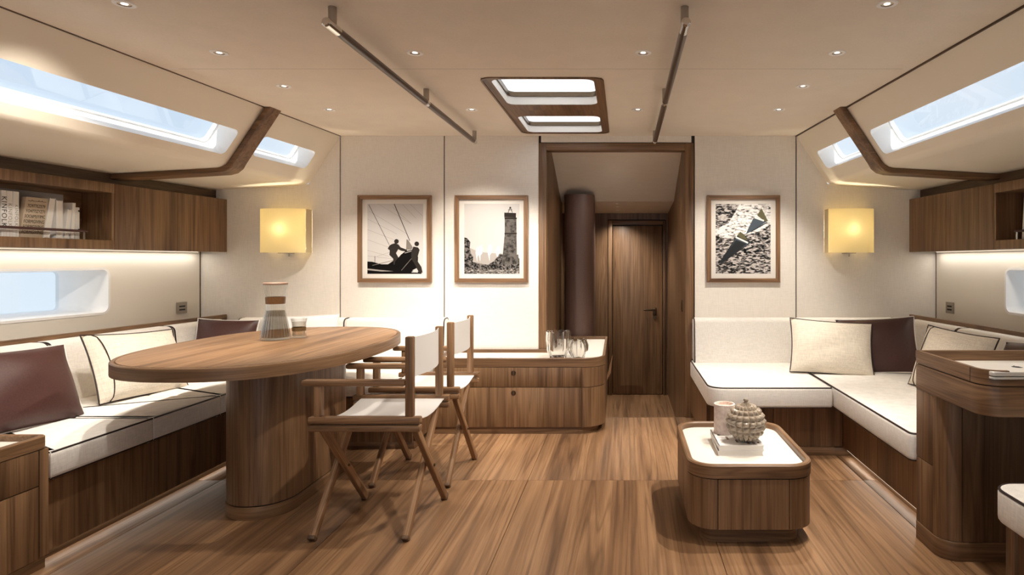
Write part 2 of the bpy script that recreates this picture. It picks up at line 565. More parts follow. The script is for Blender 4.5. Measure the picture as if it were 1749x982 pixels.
# doorway lining
tr = struct(MB().box(-0.632, -0.575, D-0.008, D+0.08, -0.0, 2.045, 0.003).build('trim_3', WZ), 'walnut surround of the corridor doorway')
MB().box(0.459, 0.523, D-0.008, D+0.08, 0.0, 2.045, 0.003).build('jamb', WZ, tr)
MB().box(-0.575, 0.459, D-0.006, D+0.08, 1.99, 2.045, 0.003).build('lintel', WX, tr)

# corridor
cw = struct(MB().box(-0.60, -0.572, D+0.08, 5.75, -0.25, 2.06).build('wall_corridor_left', WZ), 'walnut left wall of the corridor')
struct(MB().box(0.462, 0.50, D+0.08, 6.5, -0.25, 2.06).build('wall_corridor_right', WZ), 'walnut right wall of the corridor')
struct(MB().box(-1.4, -0.60, 5.73, 5.78, -0.25, 2.0).box(-1.4, -1.36, 5.7, 6.5, -0.25, 2.0).build('wall_lobby', WZ), 'dark side lobby wall beyond the corridor')
cc = struct(MB().add([(-0.60, 4.66, 2.035), (0.50, 4.66, 2.035), (0.50, 4.90, 2.032), (-0.60, 4.90, 2.032),
                      (0.50, 5.64, 1.715), (-0.60, 5.64, 1.715), (0.50, 6.5, 1.66), (-1.4, 6.5, 1.66), (-1.4, 5.64, 1.715)],
                     [(0, 1, 2, 3), (3, 2, 4, 5), (5, 4, 6, 7), (5, 7, 8)]).build('ceiling_corridor', CEIL, smooth=False), 'sloping fabric ceiling of the corridor')
struct(MB().box(-1.4, -0.165, 6.42, 6.47, -0.25, 1.7).box(0.44, 0.5, 6.42, 6.47, -0.25, 1.7).box(-0.165, 0.44, 6.42, 6.47, 1.60, 1.7)
       .build('wall_corridor_end', WZ), 'walnut end wall around the cabin door')
struct(MB().box(-1.5, 0.6, 6.5, 6.55, -0.3, 1.8).box(-1.45, -1.40, 5.7, 6.5, -0.3, 1.8).box(-1.45, 0.6, 4.7, 6.55, 2.07, 2.1).build('wall_cabin', WD), 'dark cabin bulkhead beyond the corridor')  # backing added to block sky light leaking round the door and lobby
col = thing('padded_column', 'round dark brown leather column inside the corridor doorway', 'column', (-0.40, 5.55, -0.23))
MB().slab(rrect(-0.53, -0.262, 5.38, 5.75, 0.12, 8), -0.23, 1.755).build('column_wrap', COLUMN, col)
# door
d1 = struct(thing('door_1', 'closed walnut cabin door at the end of the corridor', None, (0.15, 6.42, -0.23)))
MB().box(-0.112, 0.405, 6.425, 6.455, -0.225, 1.535, 0.003).build('door_leaf', WZ, d1)
MB().box(-0.16, -0.118, 6.40, 6.44, -0.23, 1.59, 0.003).build('door_frame_post', WZ, d1)
MB().box(0.411, 0.44, 6.40, 6.44, -0.23, 1.59, 0.003).build('door_frame_post', WZ, d1)
MB().box(-0.118, 0.411, 6.40, 6.44, 1.545, 1.59, 0.003).build('door_frame_head', WX, d1)
hd = MB().box(0.305, 0.345, 6.415, 6.426, 0.60, 0.68, 0.004).build('door_handle', BRONZE, d1)
MB().tube([(0.325, 6.42, 0.66), (0.325, 6.375, 0.66), (0.315, 6.37, 0.66), (0.21, 6.37, 0.66)], 0.010).build('lever', BRONZE, hd)
MB().tube([(0.325, 6.42, 0.58), (0.325, 6.405, 0.58)], 0.018, 14).build('lock_cylinder', BRONZE, hd)
fp = thing('flush_pull', 'small dark recessed pull set in the right corridor wall', 'handle', (0.461, 4.83, 0.80))
MB().box(0.455, 0.4625, 4.815, 4.845, 0.77, 0.86, 0.002).build('pull_plate', BRONZE, fp)
MB().box(0.4535, 0.456, 4.824, 4.836, 0.785, 0.845).build('pull_recess', GAP, fp)

# ------------------------------------------------------------------ ceiling with hatch opening
HX0, HX1, HY0, HY1 = -0.738, -0.102, 3.118, 4.480
cm = MB()
def cslab(y0, y1, x0=None, x1=None):
    cm.box(0, 1, y0, y1, 2.124, 2.17, 0, lambda x, y, z: ((hx(1.69, y, -1) if x0 is None else x0) if x == 0 else (hx(1.69, y, 1) if x1 is None else x1), y, z))
cslab(AFT, HY0-0.02); cslab(HY1+0.02, D+0.1); cslab(HY0-0.02, HY1+0.02, None, HX0-0.02); cslab(HY0-0.02, HY1+0.02, HX1+0.02, None)
ce = struct(cm.build('ceiling', JOINT, smooth=False), 'tan suede panelled ceiling')
def ceil_panel(y0, y1, hole):
    m = MB()
    for z in (2.1, 2.126):
        if not hole:
            m.poly([(hx(1.70, y0, -1), y0, z), (hx(1.70, y0, 1), y0, z), (hx(1.70, y1, 1), y1, z), (hx(1.70, y1, -1), y1, z)])
        else:
            vs, fs, hl = holed(0, 1, y0, y1, HX0, HX1, HY0, HY1, 0.06)
            vs[0] = (hx(1.70, y0, -1), y0); vs[1] = (hx(1.70, y0, 1), y0); vs[2] = (hx(1.70, y1, 1), y1); vs[3] = (hx(1.70, y1, -1), y1)
            m.add([(p[0], p[1], z) for p in vs], fs)
    m.build('ceiling_panel', CEIL, ce, smooth=False)
ceil_panel(AFT, 0.9, False); ceil_panel(0.902, 2.987, False); ceil_panel(2.989, D, True)
# skylight hatch
ha = struct(thing('window_5', 'rectangular deck hatch with two bright panes in a walnut frame', None, (-0.42, 3.8, 2.1)))
fo = rrect(HX0, HX1, HY0, HY1, 0.06)
MB().rim(fo, 0.010, 2.094, 2.20, 0.003).build('outer_frame', WY, ha)
vs, fs, h1 = holed(HX0+0.009, HX1-0.009, HY0+0.009, HY1-0.009, 0, 1, 0, 1, 0.05)
HP = ((HX0+0.052, HX1-0.052, HY0+0.035, 3.66), (HX0+0.052, HX1-0.052, 3.955, HY1-0.035))
for k, (a0, a1, b0, b1) in enumerate(HP):
    y0, y1 = (HY0+0.009, 3.80) if k == 0 else (3.80, HY1-0.009)
    m = MB()
    vs, fs, hl = holed(HX0+0.009, HX1-0.009, y0, y1, a0, a1, b0, b1, 0.05)
    m.add([(p[0], p[1], 2.098) for p in vs], fs)
    n = len(hl)
    m.build('hatch_liner', WY, ha, smooth=False)
    MB().add([(p[0], p[1], z) for z in (2.098, 2.145) for p in hl], [(i, (i+1) % n, n+(i+1) % n, n+i) for i in range(n)]).build('liner_wall', INLAY, ha)  # pale cream colour stands in for daylight on the wooden liner walls
    m = MB(); hl2 = offset(hl, 0.004)
    m.rim(offset(hl, -0.004), 0.012, 2.145, 2.175, 0.003).build('gasket', BRONZE, ha)
    MB().slab(offset(hl, 0.002), 2.172, 2.180).build('pane', HATCHP, ha)
# edge strips between ceiling and side lining
for k, s in enumerate((-1, 1)):
    m = MB()
    m.box(0, 1, AFT, D, (2.0965, 2.092)[k], 2.105, 0, lambda x, y, z, s=s: (hx(1.694 + 0.008*x, y, s), y, z))
    struct(m.build('trim_%d' % (6+k), WD), 'thin dark walnut strip along the %s ceiling edge' % ('left', 'right')[k])

# ------------------------------------------------------------------ coachroof sides, hull sides, windows
PR = ((1.70, 2.10), (1.936, 1.738))
def slope_pt(s_, y, side, out=0.0):
    h = PR[0][0] + (PR[1][0]-PR[0][0])*s_; z = PR[0][1] + (PR[1][1]-PR[0][1])*s_
    return (hx(h + out*0.838, y, side), y, z + out*0.546)
WINS = ((0.75, 3.66, 0.435, 0.83), (3.87, 4.44, 0.40, 0.74))
wn = 1
for k, s in enumerate((-1, 1)):
    sn = ('left', 'right')[k]
    m = MB()
    cells = ((AFT, 3.77, WINS[0]), (3.77, D, WINS[1]))
    loops = []
    for (y0, y1, (wy0, wy1, s0, s1)) in cells:
        sc_ = 0.432
        vs, fs, hl = holed(y0, y1, 0, 0.94*sc_, wy0, wy1, s0*sc_, s1*sc_, 0.035)
        m.add([slope_pt(p[1]/sc_, p[0], s) for p in vs], fs)
        loops.append([(p[0], p[1]/sc_) for p in hl])
    prof = [(PR[0][0]+(PR[1][0]-PR[0][0])*0.94, PR[0][1]+(PR[1][1]-PR[0][1])*0.94), (1.935, 1.749), (1.955, 1.737), (1.985, 1.731), (2.76, 1.688)]
    for i in range(len(prof)-1):
        a, c = prof[i], prof[i+1]
        m.poly([(hx(a[0], AFT, s), AFT, a[1]), (hx(a[0], D, s), D, a[1]), (hx(c[0], D, s), D, c[1]), (hx(c[0], AFT, s), AFT, c[1])])
    struct(m.build('coachroof_%s' % sn, SIDE), 'cream lining under the %s side deck, with slanted windows' % sn)
    for li, lp in enumerate(loops):
        wi = struct(thing('window_%d' % wn, '%s slanted coachroof window on the %s side' % (('long', 'small')[li], sn), None,
                          slope_pt(0.6, (WINS[li][0]+WINS[li][1])/2, s))); wn += 1 if wn != 4 else 2
        n = len(lp); cy = sum(p[0] for p in lp)/n; cs = sum(p[1] for p in lp)/n
        def shrink(p, d):
            return (cy + (p[0]-cy)*(1-d/abs(WINS[li][1]-WINS[li][0])*2), cs + (p[1]-cs)*(1-d/0.075))
        m = MB()
        ring = [[slope_pt(p[1], p[0], s, 0.0) for p in lp], [slope_pt(p[1], p[0], s, 0.125) for p in lp],
                [slope_pt(*shrink(p, 0.008)[::-1], s, 0.125) for p in lp], [slope_pt(*shrink(p, 0.008)[::-1], s, 0.15) for p in lp]]
        m.add([p for r_ in ring for p in r_], [(i*n+j, i*n+(j+1) % n, (i+1)*n+(j+1) % n, (i+1)*n+j) for i in range(3) for j in range(n)])
        m.build('reveal', WHITE, wi)
        MB().poly([slope_pt(*shrink(p, 0.008)[::-1], s, 0.14) for p in lp]).build('pane', PANE, wi, smooth=False)
    # hull side with portlight
    PY0, PY1, PZ0, PZ1 = 1.9, 3.83, 0.845, 1.118
    vs, fs, hl = holed(AFT, D, 0.0, 1.72, PY0, PY1, PZ0, PZ1, 0.045, 6)
    struct(MB().add([(hx(2.74, p[0], s), p[0], p[1]) for p in vs], fs).build('wall_%s' % sn, HULL, smooth=False), 'cream hull lining on the %s side' % sn)
    wi = struct(thing('window_%d' % (7+k), 'low horizontal hull window with deep white reveal on the %s' % sn, None, (hx(2.9, 3.0, s), 3.0, 0.98)))
    n = len(hl); m = MB()
    ring = [[(hx(2.74-0.006, p[0], s), p[0], p[1]) for p in offset(hl, -0.008)], [(hx(2.74-0.006, p[0], s), p[0], p[1]) for p in offset(hl, 0.006)],
            [(hx(2.80, p[0], s), p[0], p[1]) for p in offset(hl, 0.008)], [(hx(3.05, p[0], s), p[0], p[1]) for p in offset(hl, 0.02)]]
    m.add([p for r_ in ring for p in r_], [(i*n+j, i*n+(j+1) % n, (i+1)*n+(j+1) % n, (i+1)*n+j) for i in range(3) for j in range(n)])
    m.build('reveal', WHITE, wi)
    MB().poly([(hx(3.03, p[0], s), p[0], p[1]) for p in offset(hl, 0.018)]).build('pane', PANE, wi, smooth=False)
    # joint between hull lining and bulkhead
    struct(MB().box(hx(2.746, D, s)-0.006, hx(2.746, D, s)+0.006, D-0.012, D+0.002, 0.6, 1.70).build('trim_%d' % (8+k), WD), 'dark joint in the %s corner' % sn)
    # rib arch
    P = [(1.690, 2.105), (1.915, 1.770), (1.930, 1.753), (1.955, 1.738), (1.985, 1.731), (2.66, 1.693)]
    I = [(1.655, 2.105), (1.872, 1.775), (1.893, 1.738), (1.925, 1.712), (1.970, 1.700), (2.66, 1.660)]
    m = MB(); n = len(P); y0, y1 = 3.717, 3.828
    allv = [(hx(h, y, s), y, z) for y in (y0, y1) for h, z in P + I]
    N = 2*n; fs = []
    for i in range(n-1):
        fs += [(i, i+1, n+i+1, n+i), (N+i, N+n+i, N+n+i+1, N+i+1), (n+i, n+i+1, N+n+i+1, N+n+i), (i, N+i, N+i+1, i+1)]
    fs += [(0, n, N+n, N), (n-1, N+n-1, N+2*n-1, 2*n-1)]
    m.add(allv, fs)
    o = struct(m.build('trim_%d' % (1+k), WX), 'dark walnut rib bent along the %s coachroof side' % sn)
    bv = o.modifiers.new('bevel', 'BEVEL'); bv.width = 0.006; bv.segments = 2; bv.limit_method = 'ANGLE'; bv.angle_limit = R(60)

# outer skin: deck and hull outside the lining, keeps daylight to the windows
rear = struct(MB().box(-3.7, -2.0, AFT-0.05, AFT, -0.1, 2.2).box(1.1, 2.9, AFT-0.05, AFT, -0.1, 2.2).box(-2.0, 1.1, AFT-0.05, AFT, 1.98, 2.2)
              .build('wall_rear', HULL), 'aft bulkhead with the wide companionway opening')

# ------------------------------------------------------------------ wall sockets
for k, s in enumerate((-1, 1)):
    px = (322, 1614)[k]; y = 4.40
    so = thing('wall_socket', 'small grey metal wall socket beside the %s corner joint' % ('left', 'right')[k], 'socket', (hx(2.735, y, s), y, 0.82), group='wall sockets')
    q = s
    def hb(x0, x1, y0, y1, z0, z1, nm, mt):
        MB().box(x0, x1, y0, y1, z0, z1, 0.0, lambda a, b_, c_: (hx(2.738-a, b_, q), b_, c_)).build(nm, mt, so)
    hb(0, 0.006, y-0.045, y+0.045, 0.792, 0.872, 'plate', STEEL)
    hb(0.005, 0.008, y-0.026, y+0.026, 0.838, 0.848, 'slot', INK)
    hb(0.005, 0.008, y-0.026, y+0.026, 0.814, 0.824, 'slot', INK)

# ------------------------------------------------------------------ downlights
AIM = {(-1.812, 2.232): (-0.9, 0.4, -1), (-1.812, 2.755): (-0.3, 0.2, -1), (-1.812, 3.786): (0.0, 0.35, -1), (-0.935, 3.786): (-0.1, 0.55, -1), (0.088, 3.786): (-0.45, 0.35, -1), (0.957, 3.786): (-0.1, 0.5, -1), (0.088, 2.755): (-0.75, 0.1, -1), (-0.935, 2.755): (0.15, 0.85, -1), (0.957, 2.755): (-0.45, 0.2, -1)}
ring_me = MB().lathe([(0.022, -0.002), (0.034, -0.004), (0.037, -0.002), (0.037, 0.004)], seg=28).mesh('trim_ring', WHITE)
cup_me = MB().lathe([(0.022, -0.002), (0.017, 0.012), (0.0, 0.012)], seg=24).mesh('lamp_cup', BRONZE)
lens_me = MB().lathe([(0.013, 0.004), (0.011, -0.001), (0.0, -0.002)], seg=20).mesh('lens', LENS)
rows = {2.232: 'nearest', 2.755: 'second', 3.28: 'third', 3.786: 'farthest'}
colsn = {-1.812: 'far left', -0.935: 'inner left', 0.088: 'inner right', 0.957: 'far right'}
def downlight(x, y, z, label, energy, aim, angle=78, small=1.0):
    t = thing('downlight', label, 'downlight', (x, y, z), group='recessed ceiling downlights')
    for nm, me in (('trim_ring', ring_me), ('lamp_cup', cup_me), ('lens', lens_me)):
        o = bpy.data.objects.new(nm, me); COL.objects.link(o); o.parent = t; o.scale = (small,)*3
    light('downlight_beam', 'SPOT', (x, y, z-0.012), energy, t, aim, spot_size=R(angle), spot_blend=0.7, shadow_soft_size=0.025)
for x in colsn:
    for y in rows:
        if x in (-0.935, 0.088) and y in (2.232, 3.28): continue
        downlight(x, y, 2.1, 'white ringed ceiling downlight, %s of the %s row' % (rows[y], colsn[x]), SPOT*(0.95 if y > 3.7 else 1.35 if (x > -1 and y == 2.755) else 1.0), AIM.get((x, y), (0, 0.05, -1)))
for x in colsn:  # unseen rows added behind the camera to light the room
    for y, lb in ((1.55, 'just aft of view'), (0.3, 'behind the viewpoint')):
        downlight(x, y, 2.1, 'white ringed ceiling downlight %s in the %s row' % (lb, colsn[x]), SPOT*0.14, (-0.35 if x > 0 else 0.0, 0.3, -1), 95)
for y, z, lb in ((4.78, 2.034, 'nearest'), (5.78, 1.706, 'second'), (5.98, 1.693, 'third'), (6.2, 1.679, 'farthest')):
    downlight(-0.06, y, z, 'tiny downlight in the corridor ceiling, %s of its row' % lb, 15.0, (0, 0.35 if y < 5 else 0, -1), 125, 0.5)

# ------------------------------------------------------------------ overhead handrails
for x, lb in ((-1.07, 'left of the deck hatch'), (0.225, 'right of the deck hatch')):
    t = thing('handrail', 'overhead walnut and chrome handrail %s' % lb, 'handrail', (x, 3.3, 2.1), group='overhead handrails')
    for y in (2.26, 3.335, 4.41):
        MB().tube([(x, y, 2.102), (x, y, 2.03)], 0.015, 16).build('bracket', STEEL, t)
    for a, c in ((2.30, 3.315), (3.355, 4.375)):
        MB().tube([(x, a, 2.026), (x, c, 2.026)], 0.0165, 16).build('grip', GRIP, t)
    for a, c in ((2.205, 2.30), (3.315, 3.355), (4.375, 4.43)):
        MB().tube([(x, a, 2.026), (x, a+0.006, 2.026), (x, c, 2.026)], [0.012, 0.0175, 0.0175], 16).build('end_sleeve' if c != 3.355 else 'joint_sleeve', CHROME, t)

# ------------------------------------------------------------------ wall lamps
for k, s in enumerate((-1, 1)):
    x = CX + s*2.075; zc = 1.388
    t = thing('wall_lamp', 'glowing yellow fabric wall lamp on the %s linen panel' % ('left', 'right')[k], 'wall lamp', (x, D, 1.23), group='wall lamps')
    m = MB(); vs = []
    for t_ in (0.0, 0.0025):
        for z in (1.228, 1.548):
            for i in range(21):
                u = math.sin(math.pi/2*(-1+2*i/20)); yy = D - 0.085 - 0.065*max(0, 1-0.97*u*u)**0.5 + t_
                vs.append((x+u*0.166, yy, z))
    fs = []
    for i in range(20):
        fs += [(i, i+1, 22+i, 21+i), (42+i+1, 42+i, 63+i, 63+i+1), (i+1, i, 42+i, 42+i+1), (21+i, 22+i, 64+i, 63+i)]
    m.add(vs, fs)
    m.build('lamp_shade', SHADE, t)
    for e in (-1, 1): MB().box(x+e*0.1645-0.001, x+e*0.1645+0.001, D-0.094, D-0.002, 1.228, 1.548).build('shade_side', SIDEC, t)
    MB().box(x-0.16, x+0.16, D-0.095, D-0.004, 1.538, 1.541).build('top_diffuser', SHADE, t)
    MB().box(x-0.16, x+0.16, D-0.095, D-0.004, 1.233, 1.236).build('bottom_diffuser', SHADE, t)
    MB().box(x-0.055, x+0.055, D-0.02, D+0.002, 1.30, 1.45, 0.004).build('back_plate', STEEL, t)
    MB().tube([(x, D-0.012, 1.33), (x, D-0.07, 1.33), (x, D-0.08, 1.345)], 0.008).build('arm', STEEL, t)
    MB().tube([(x, D-0.08, 1.345), (x, D-0.08, 1.372)], 0.013, 12).build('socket', STEEL, t)
    MB().tube([(x+0.01, D-0.03, 1.225), (x+0.01, D-0.03, 1.20)], 0.006).build('switch', STEEL, t)
    MB().box(x-0.035, x+0.035, D-0.10, D-0.002, 1.2225, 1.2275).build('bottom_plate', STEEL, t)
    MB().lathe([(0, -0.024), (0.014, -0.02), (0.022, -0.006), (0.022, 0.008), (0.012, 0.02), (0, 0.023)], (x, D-0.08, 1.395), 16).build('bulb', emit('bulb_glow_%d' % k, (1, .8, .5), 10), t)
    light('lamp_glow', 'POINT', (x, D-0.10, 1.40), 9.0, t, color=(1, 0.87, 0.64), shadow_soft_size=0.02)

# ------------------------------------------------------------------ pictures
def pic_frame(x0, x1, label):
    z0, z1 = 1.008, 1.655; xm = (x0+x1)/2
    t = thing('framed_photograph', label, 'picture', (xm, D, z0), group='framed photographs')
    w = 0.030; y0 = D-0.028
    def bar(a, c, d_, e):
        m = MB(); q = [a, c, d_, e]
        m.add([(p[0], y, p[1]) for y in (y0, D-0.001) for p in q], [(0, 1, 2, 3), (7, 6, 5, 4), (0, 4, 5, 1), (1, 5, 6, 2), (2, 6, 7, 3), (3, 7, 4, 0)])
        return m
    bar((x0, z0), (x1, z0), (x1-w, z0+w), (x0+w, z0+w)).build('frame_rail', WCX, t)
    bar((x0, z1), (x0+w, z1-w), (x1-w, z1-w), (x1, z1)).build('frame_rail', WCX, t)
    bar((x0, z0), (x0+w, z0+w), (x0+w, z1-w), (x0, z1)).build('frame_stile', WCZ, t)
    bar((x1, z0), (x1, z1), (x1-w, z1-w), (x1-w, z0+w)).build('frame_stile', WCZ, t)
    MB().box(x0+0.01, x1-0.01, D-0.010, D-0.004, z0+0.01, z1-0.01).build('mat_board', PAPER, t)
    return t, x0, x1, z0, z1
def circ(cx, cy, r, n=14, ax=1.0): return [(cx+r*ax*math.cos(i*2*math.pi/n), cy+r*math.sin(i*2*math.pi/n)) for i in range(n)]
def line(a, c, w):
    dx, dy = c[0]-a[0], c[1]-a[1]; l = math.hypot(dx, dy); nx, ny = -dy/l*w/2, dx/l*w/2
    return [(a[0]+nx, a[1]+ny), (c[0]+nx, c[1]+ny), (c[0]-nx, c[1]-ny), (a[0]-nx, a[1]-ny)]
def print_mesh(t, box, shapes, mats):
    """Flat photographic print: shapes in source pixels sx0..sx1, sy0..sy1 laid on the paper."""
    px0, px1, pz0, pz1, sx0, sx1, sy0, sy1 = box
    m = MB(); lay = 0
    def mp(p, y): return (px0+(min(max(p[0], sx0), sx1)-sx0)/(sx1-sx0)*(px1-px0), y, pz1-(min(max(p[1], sy0), sy1)-sy0)/(sy1-sy0)*(pz1-pz0))
    for mi, pts in shapes:
        m.poly([mp(p, D-0.0106-0.00005*lay) for p in pts], mi); lay += 1
    o = m.build('print', mats, t, smooth=False)
    return o
GREYS = [plain('print_%d' % i, c, 0.85, 0.0, **{'Specular IOR Level': 0.08}) for i, c in enumerate([(0.62, 0.60, 0.585), (0.006, 0.005, 0.005), (0.030, 0.025, 0.022), (0.42, 0.39, 0.37), (0.22, 0.20, 0.18), (0.86, 0.84, 0.82)])]
HALO = plain('print_halo', (0.9, 0.885, 0.86), 0.4)
STONE = speckle('print_stone', [(0.35, (0.02, 0.018, 0.016)), (0.6, (0.13, 0.12, 0.11))], 40, detail=8)
ROCK = speckle('print_rock', [(0.42, (0.006, 0.006, 0.006)), (0.62, (0.22, 0.2, 0.19))], 70, detail=6)
WATER = speckle('print_water', [(0.40, (0.02, 0.02, 0.02)), (0.55, (0.25, 0.23, 0.21)), (0.7, (0.6, 0.57, 0.55))], 60, (1, 1, 3), detail=5)
GLIT = speckle('print_glitter', [(0.40, (0.006, 0.007, 0.009)), (0.50, (0.12, 0.11, 0.105)), (0.58, (0.62, 0.58, 0.56))], 34, (1, 1, 2.6), 0.5, 5, 0.6)
GLITB = speckle('print_bright_glitter', [(0.34, (0.05, 0.05, 0.05)), (0.44, (0.6, 0.58, 0.56)), (0.55, (0.92, 0.9, 0.88))], 34, (1, 1, 2.6), 0.5, 5, 0.6)

t, x0, x1, z0, z1 = pic_frame(-1.974, -1.428, 'framed black and white photograph of sailors silhouetted on a tilted deck')
sh = [(0, [(205, 150), (705, 150), (705, 775), (205, 775)]), ]
for a, c in (((300, 150), (600, 330)), ((220, 215), (560, 420)), ((205, 285), (470, 420)), ((205, 380), (440, 470)), ((520, 155), (640, 280)), ((430, 180), (600, 330)), ((590, 155), (700, 260)), ((205, 470), (400, 540)), ((205, 565), (400, 620)), ((290, 620), (400, 585))):
    sh.append((3, line(a, c, 3)))
sh += [(2, line((218, 158), (402, 518), 4)), (2, line((446, 152), (585, 480), 6)), (3, line((205, 615), (420, 640), 3)), (2, line((272, 618), (272, 680), 4))]
sh += [(1, [(205, 665), (250, 668), (330, 690), (390, 690), (450, 650), (470, 735), (560, 740), (640, 750), (690, 764), (690, 775), (205, 775)]),
       (3, [(205, 728), (330, 742), (440, 752), (330, 754), (205, 742)]), (4, line((250, 700), (440, 655), 5)),
       (2, circ(466, 486, 21)), (2, [(420, 512), (452, 502), (482, 512), (505, 540), (560, 560), (560, 576), (510, 570), (482, 556), (462, 590), (484, 630), (478, 692), (440, 694), (436, 640), (402, 606), (406, 566), (388, 552), (402, 524)]),
       (4, [(556, 466), (572, 474), (592, 506), (612, 538), (600, 560), (552, 560)]),
       (1, [(455, 665), (505, 605), (545, 574), (600, 562), (650, 570), (660, 630), (655, 720), (600, 748), (480, 752), (450, 710)]),
       (2, circ(648, 508, 21)), (2, [(618, 532), (660, 540), (674, 562), (660, 610), (648, 650), (690, 715), (700, 764), (668, 766), (630, 690), (598, 640), (600, 570)]),
       (4, line((510, 745), (600, 640), 4)), (3, line((540, 590), (600, 572), 6)), (0, [(640, 735), (660, 765), (598, 762)])]
print_mesh(t, (x0+0.068, x1-0.063, z0+0.064, z1-0.062, 205, 705, 150, 775), sh, GREYS + [HALO])

t, x0, x1, z0, z1 = pic_frame(-1.253, -0.711, 'framed black and white photograph of a stone lighthouse on rocks')
MT = GREYS + [STONE, ROCK, WATER]
sh = [(0, [(1080, 155), (1572, 155), (1572, 780), (1080, 780)]), (3, [(1130, 548), (1180, 572), (1260, 590), (1330, 595), (1420, 600), (1572, 640), (1572, 720), (1080, 720), (1080, 560)])]
for cx, cy, w_, h_ in ((1197, 605, 16, 72), (1224, 595, 21, 76), (1308, 590, 22, 80), (1381, 592, 22, 62)):
    sh.append((5, [(cx-w_, cy-h_*0.2), (cx-w_*0.5, cy-h_*0.8), (cx+w_*0.3, cy-h_), (cx+w_, cy-h_*0.5), (cx+w_*0.8, cy), (cx, cy+h_*0.3), (cx-w_*0.1, cy+h_), (cx-w_*0.6, cy+h_*0.4)]))
sh += [(8, [(1080, 735), (1572, 735), (1572, 780), (1080, 780)]), (7, [(1080, 455), (1105, 462), (1134, 495), (1128, 550), (1140, 600), (1160, 630), (1155, 680), (1080, 700)]),
       (7, [(1080, 680), (1120, 668), (1180, 680), (1230, 690), (1290, 700), (1340, 670), (1400, 600), (1425, 610), (1500, 690), (1572, 640), (1572, 735), (1400, 745), (1200, 742), (1080, 740)]),
       (6, [(1440, 290), (1544, 290), (1548, 610), (1412, 690), (1424, 600), (1440, 420)]), (6, [(1424, 608), (1562, 608), (1566, 690), (1412, 700)]),
       (2, [(1436, 234), (1542, 238), (1540, 278), (1436, 274)]), (2, [(1436, 276), (1548, 278), (1548, 292), (1440, 292)]), (2, [(1438, 414), (1548, 414), (1548, 428), (1438, 428)]),
       (2, line((1470, 235), (1490, 185), 5)), (2, line((1508, 235), (1490, 185), 5)), (2, line((1470, 208), (1508, 208), 4)), (2, circ(1490, 190, 8))]
print_mesh(t, (x0+0.068, x1-0.063, z0+0.064, z1-0.062, 1080, 1572, 155, 780), sh, MT)

t, x0, x1, z0, z1 = pic_frame(0.620, 1.162, 'framed photograph of two yachts seen from above on glittering sea')
MT = GREYS + [GLIT, GLITB, plain('print_sail_dark', (0.012, 0.016, 0.020), 0.4), plain('print_sail_blue', (0.06, 0.08, 0.105), 0.4), plain('print_sail_olive', (0.12, 0.11, 0.05), 0.4)]
sh = [(6, [(218, 202), (698, 202), (698, 808), (218, 808)]), (7, [(430, 202), (698, 202), (698, 380), (600, 440), (470, 480), (300, 500), (218, 470), (218, 420), (330, 370)]),
      (8, [(405, 478), (432, 444), (470, 470), (528, 540), (420, 615), (262, 728), (252, 706), (330, 590)]), (9, [(395, 500), (520, 542), (420, 600), (340, 600)]), (10, [(408, 474), (430, 446), (470, 476), (500, 520), (440, 500)]),
      (5, line((392, 490), (500, 540), 14)), (8, [(395, 515), (490, 550), (400, 618), (265, 712)]),
      (9, [(545, 330), (580, 318), (668, 352), (560, 425), (482, 466), (505, 410)]), (10, [(620, 240), (676, 352), (640, 350), (580, 300)]), (5, line((560, 320), (640, 348), 14)), (8, line((525, 445), (668, 362), 8))]
print_mesh(t, (x0+0.066, x1-0.068, z0+0.066, z1-0.064, 218, 698, 202, 808), sh, MT)

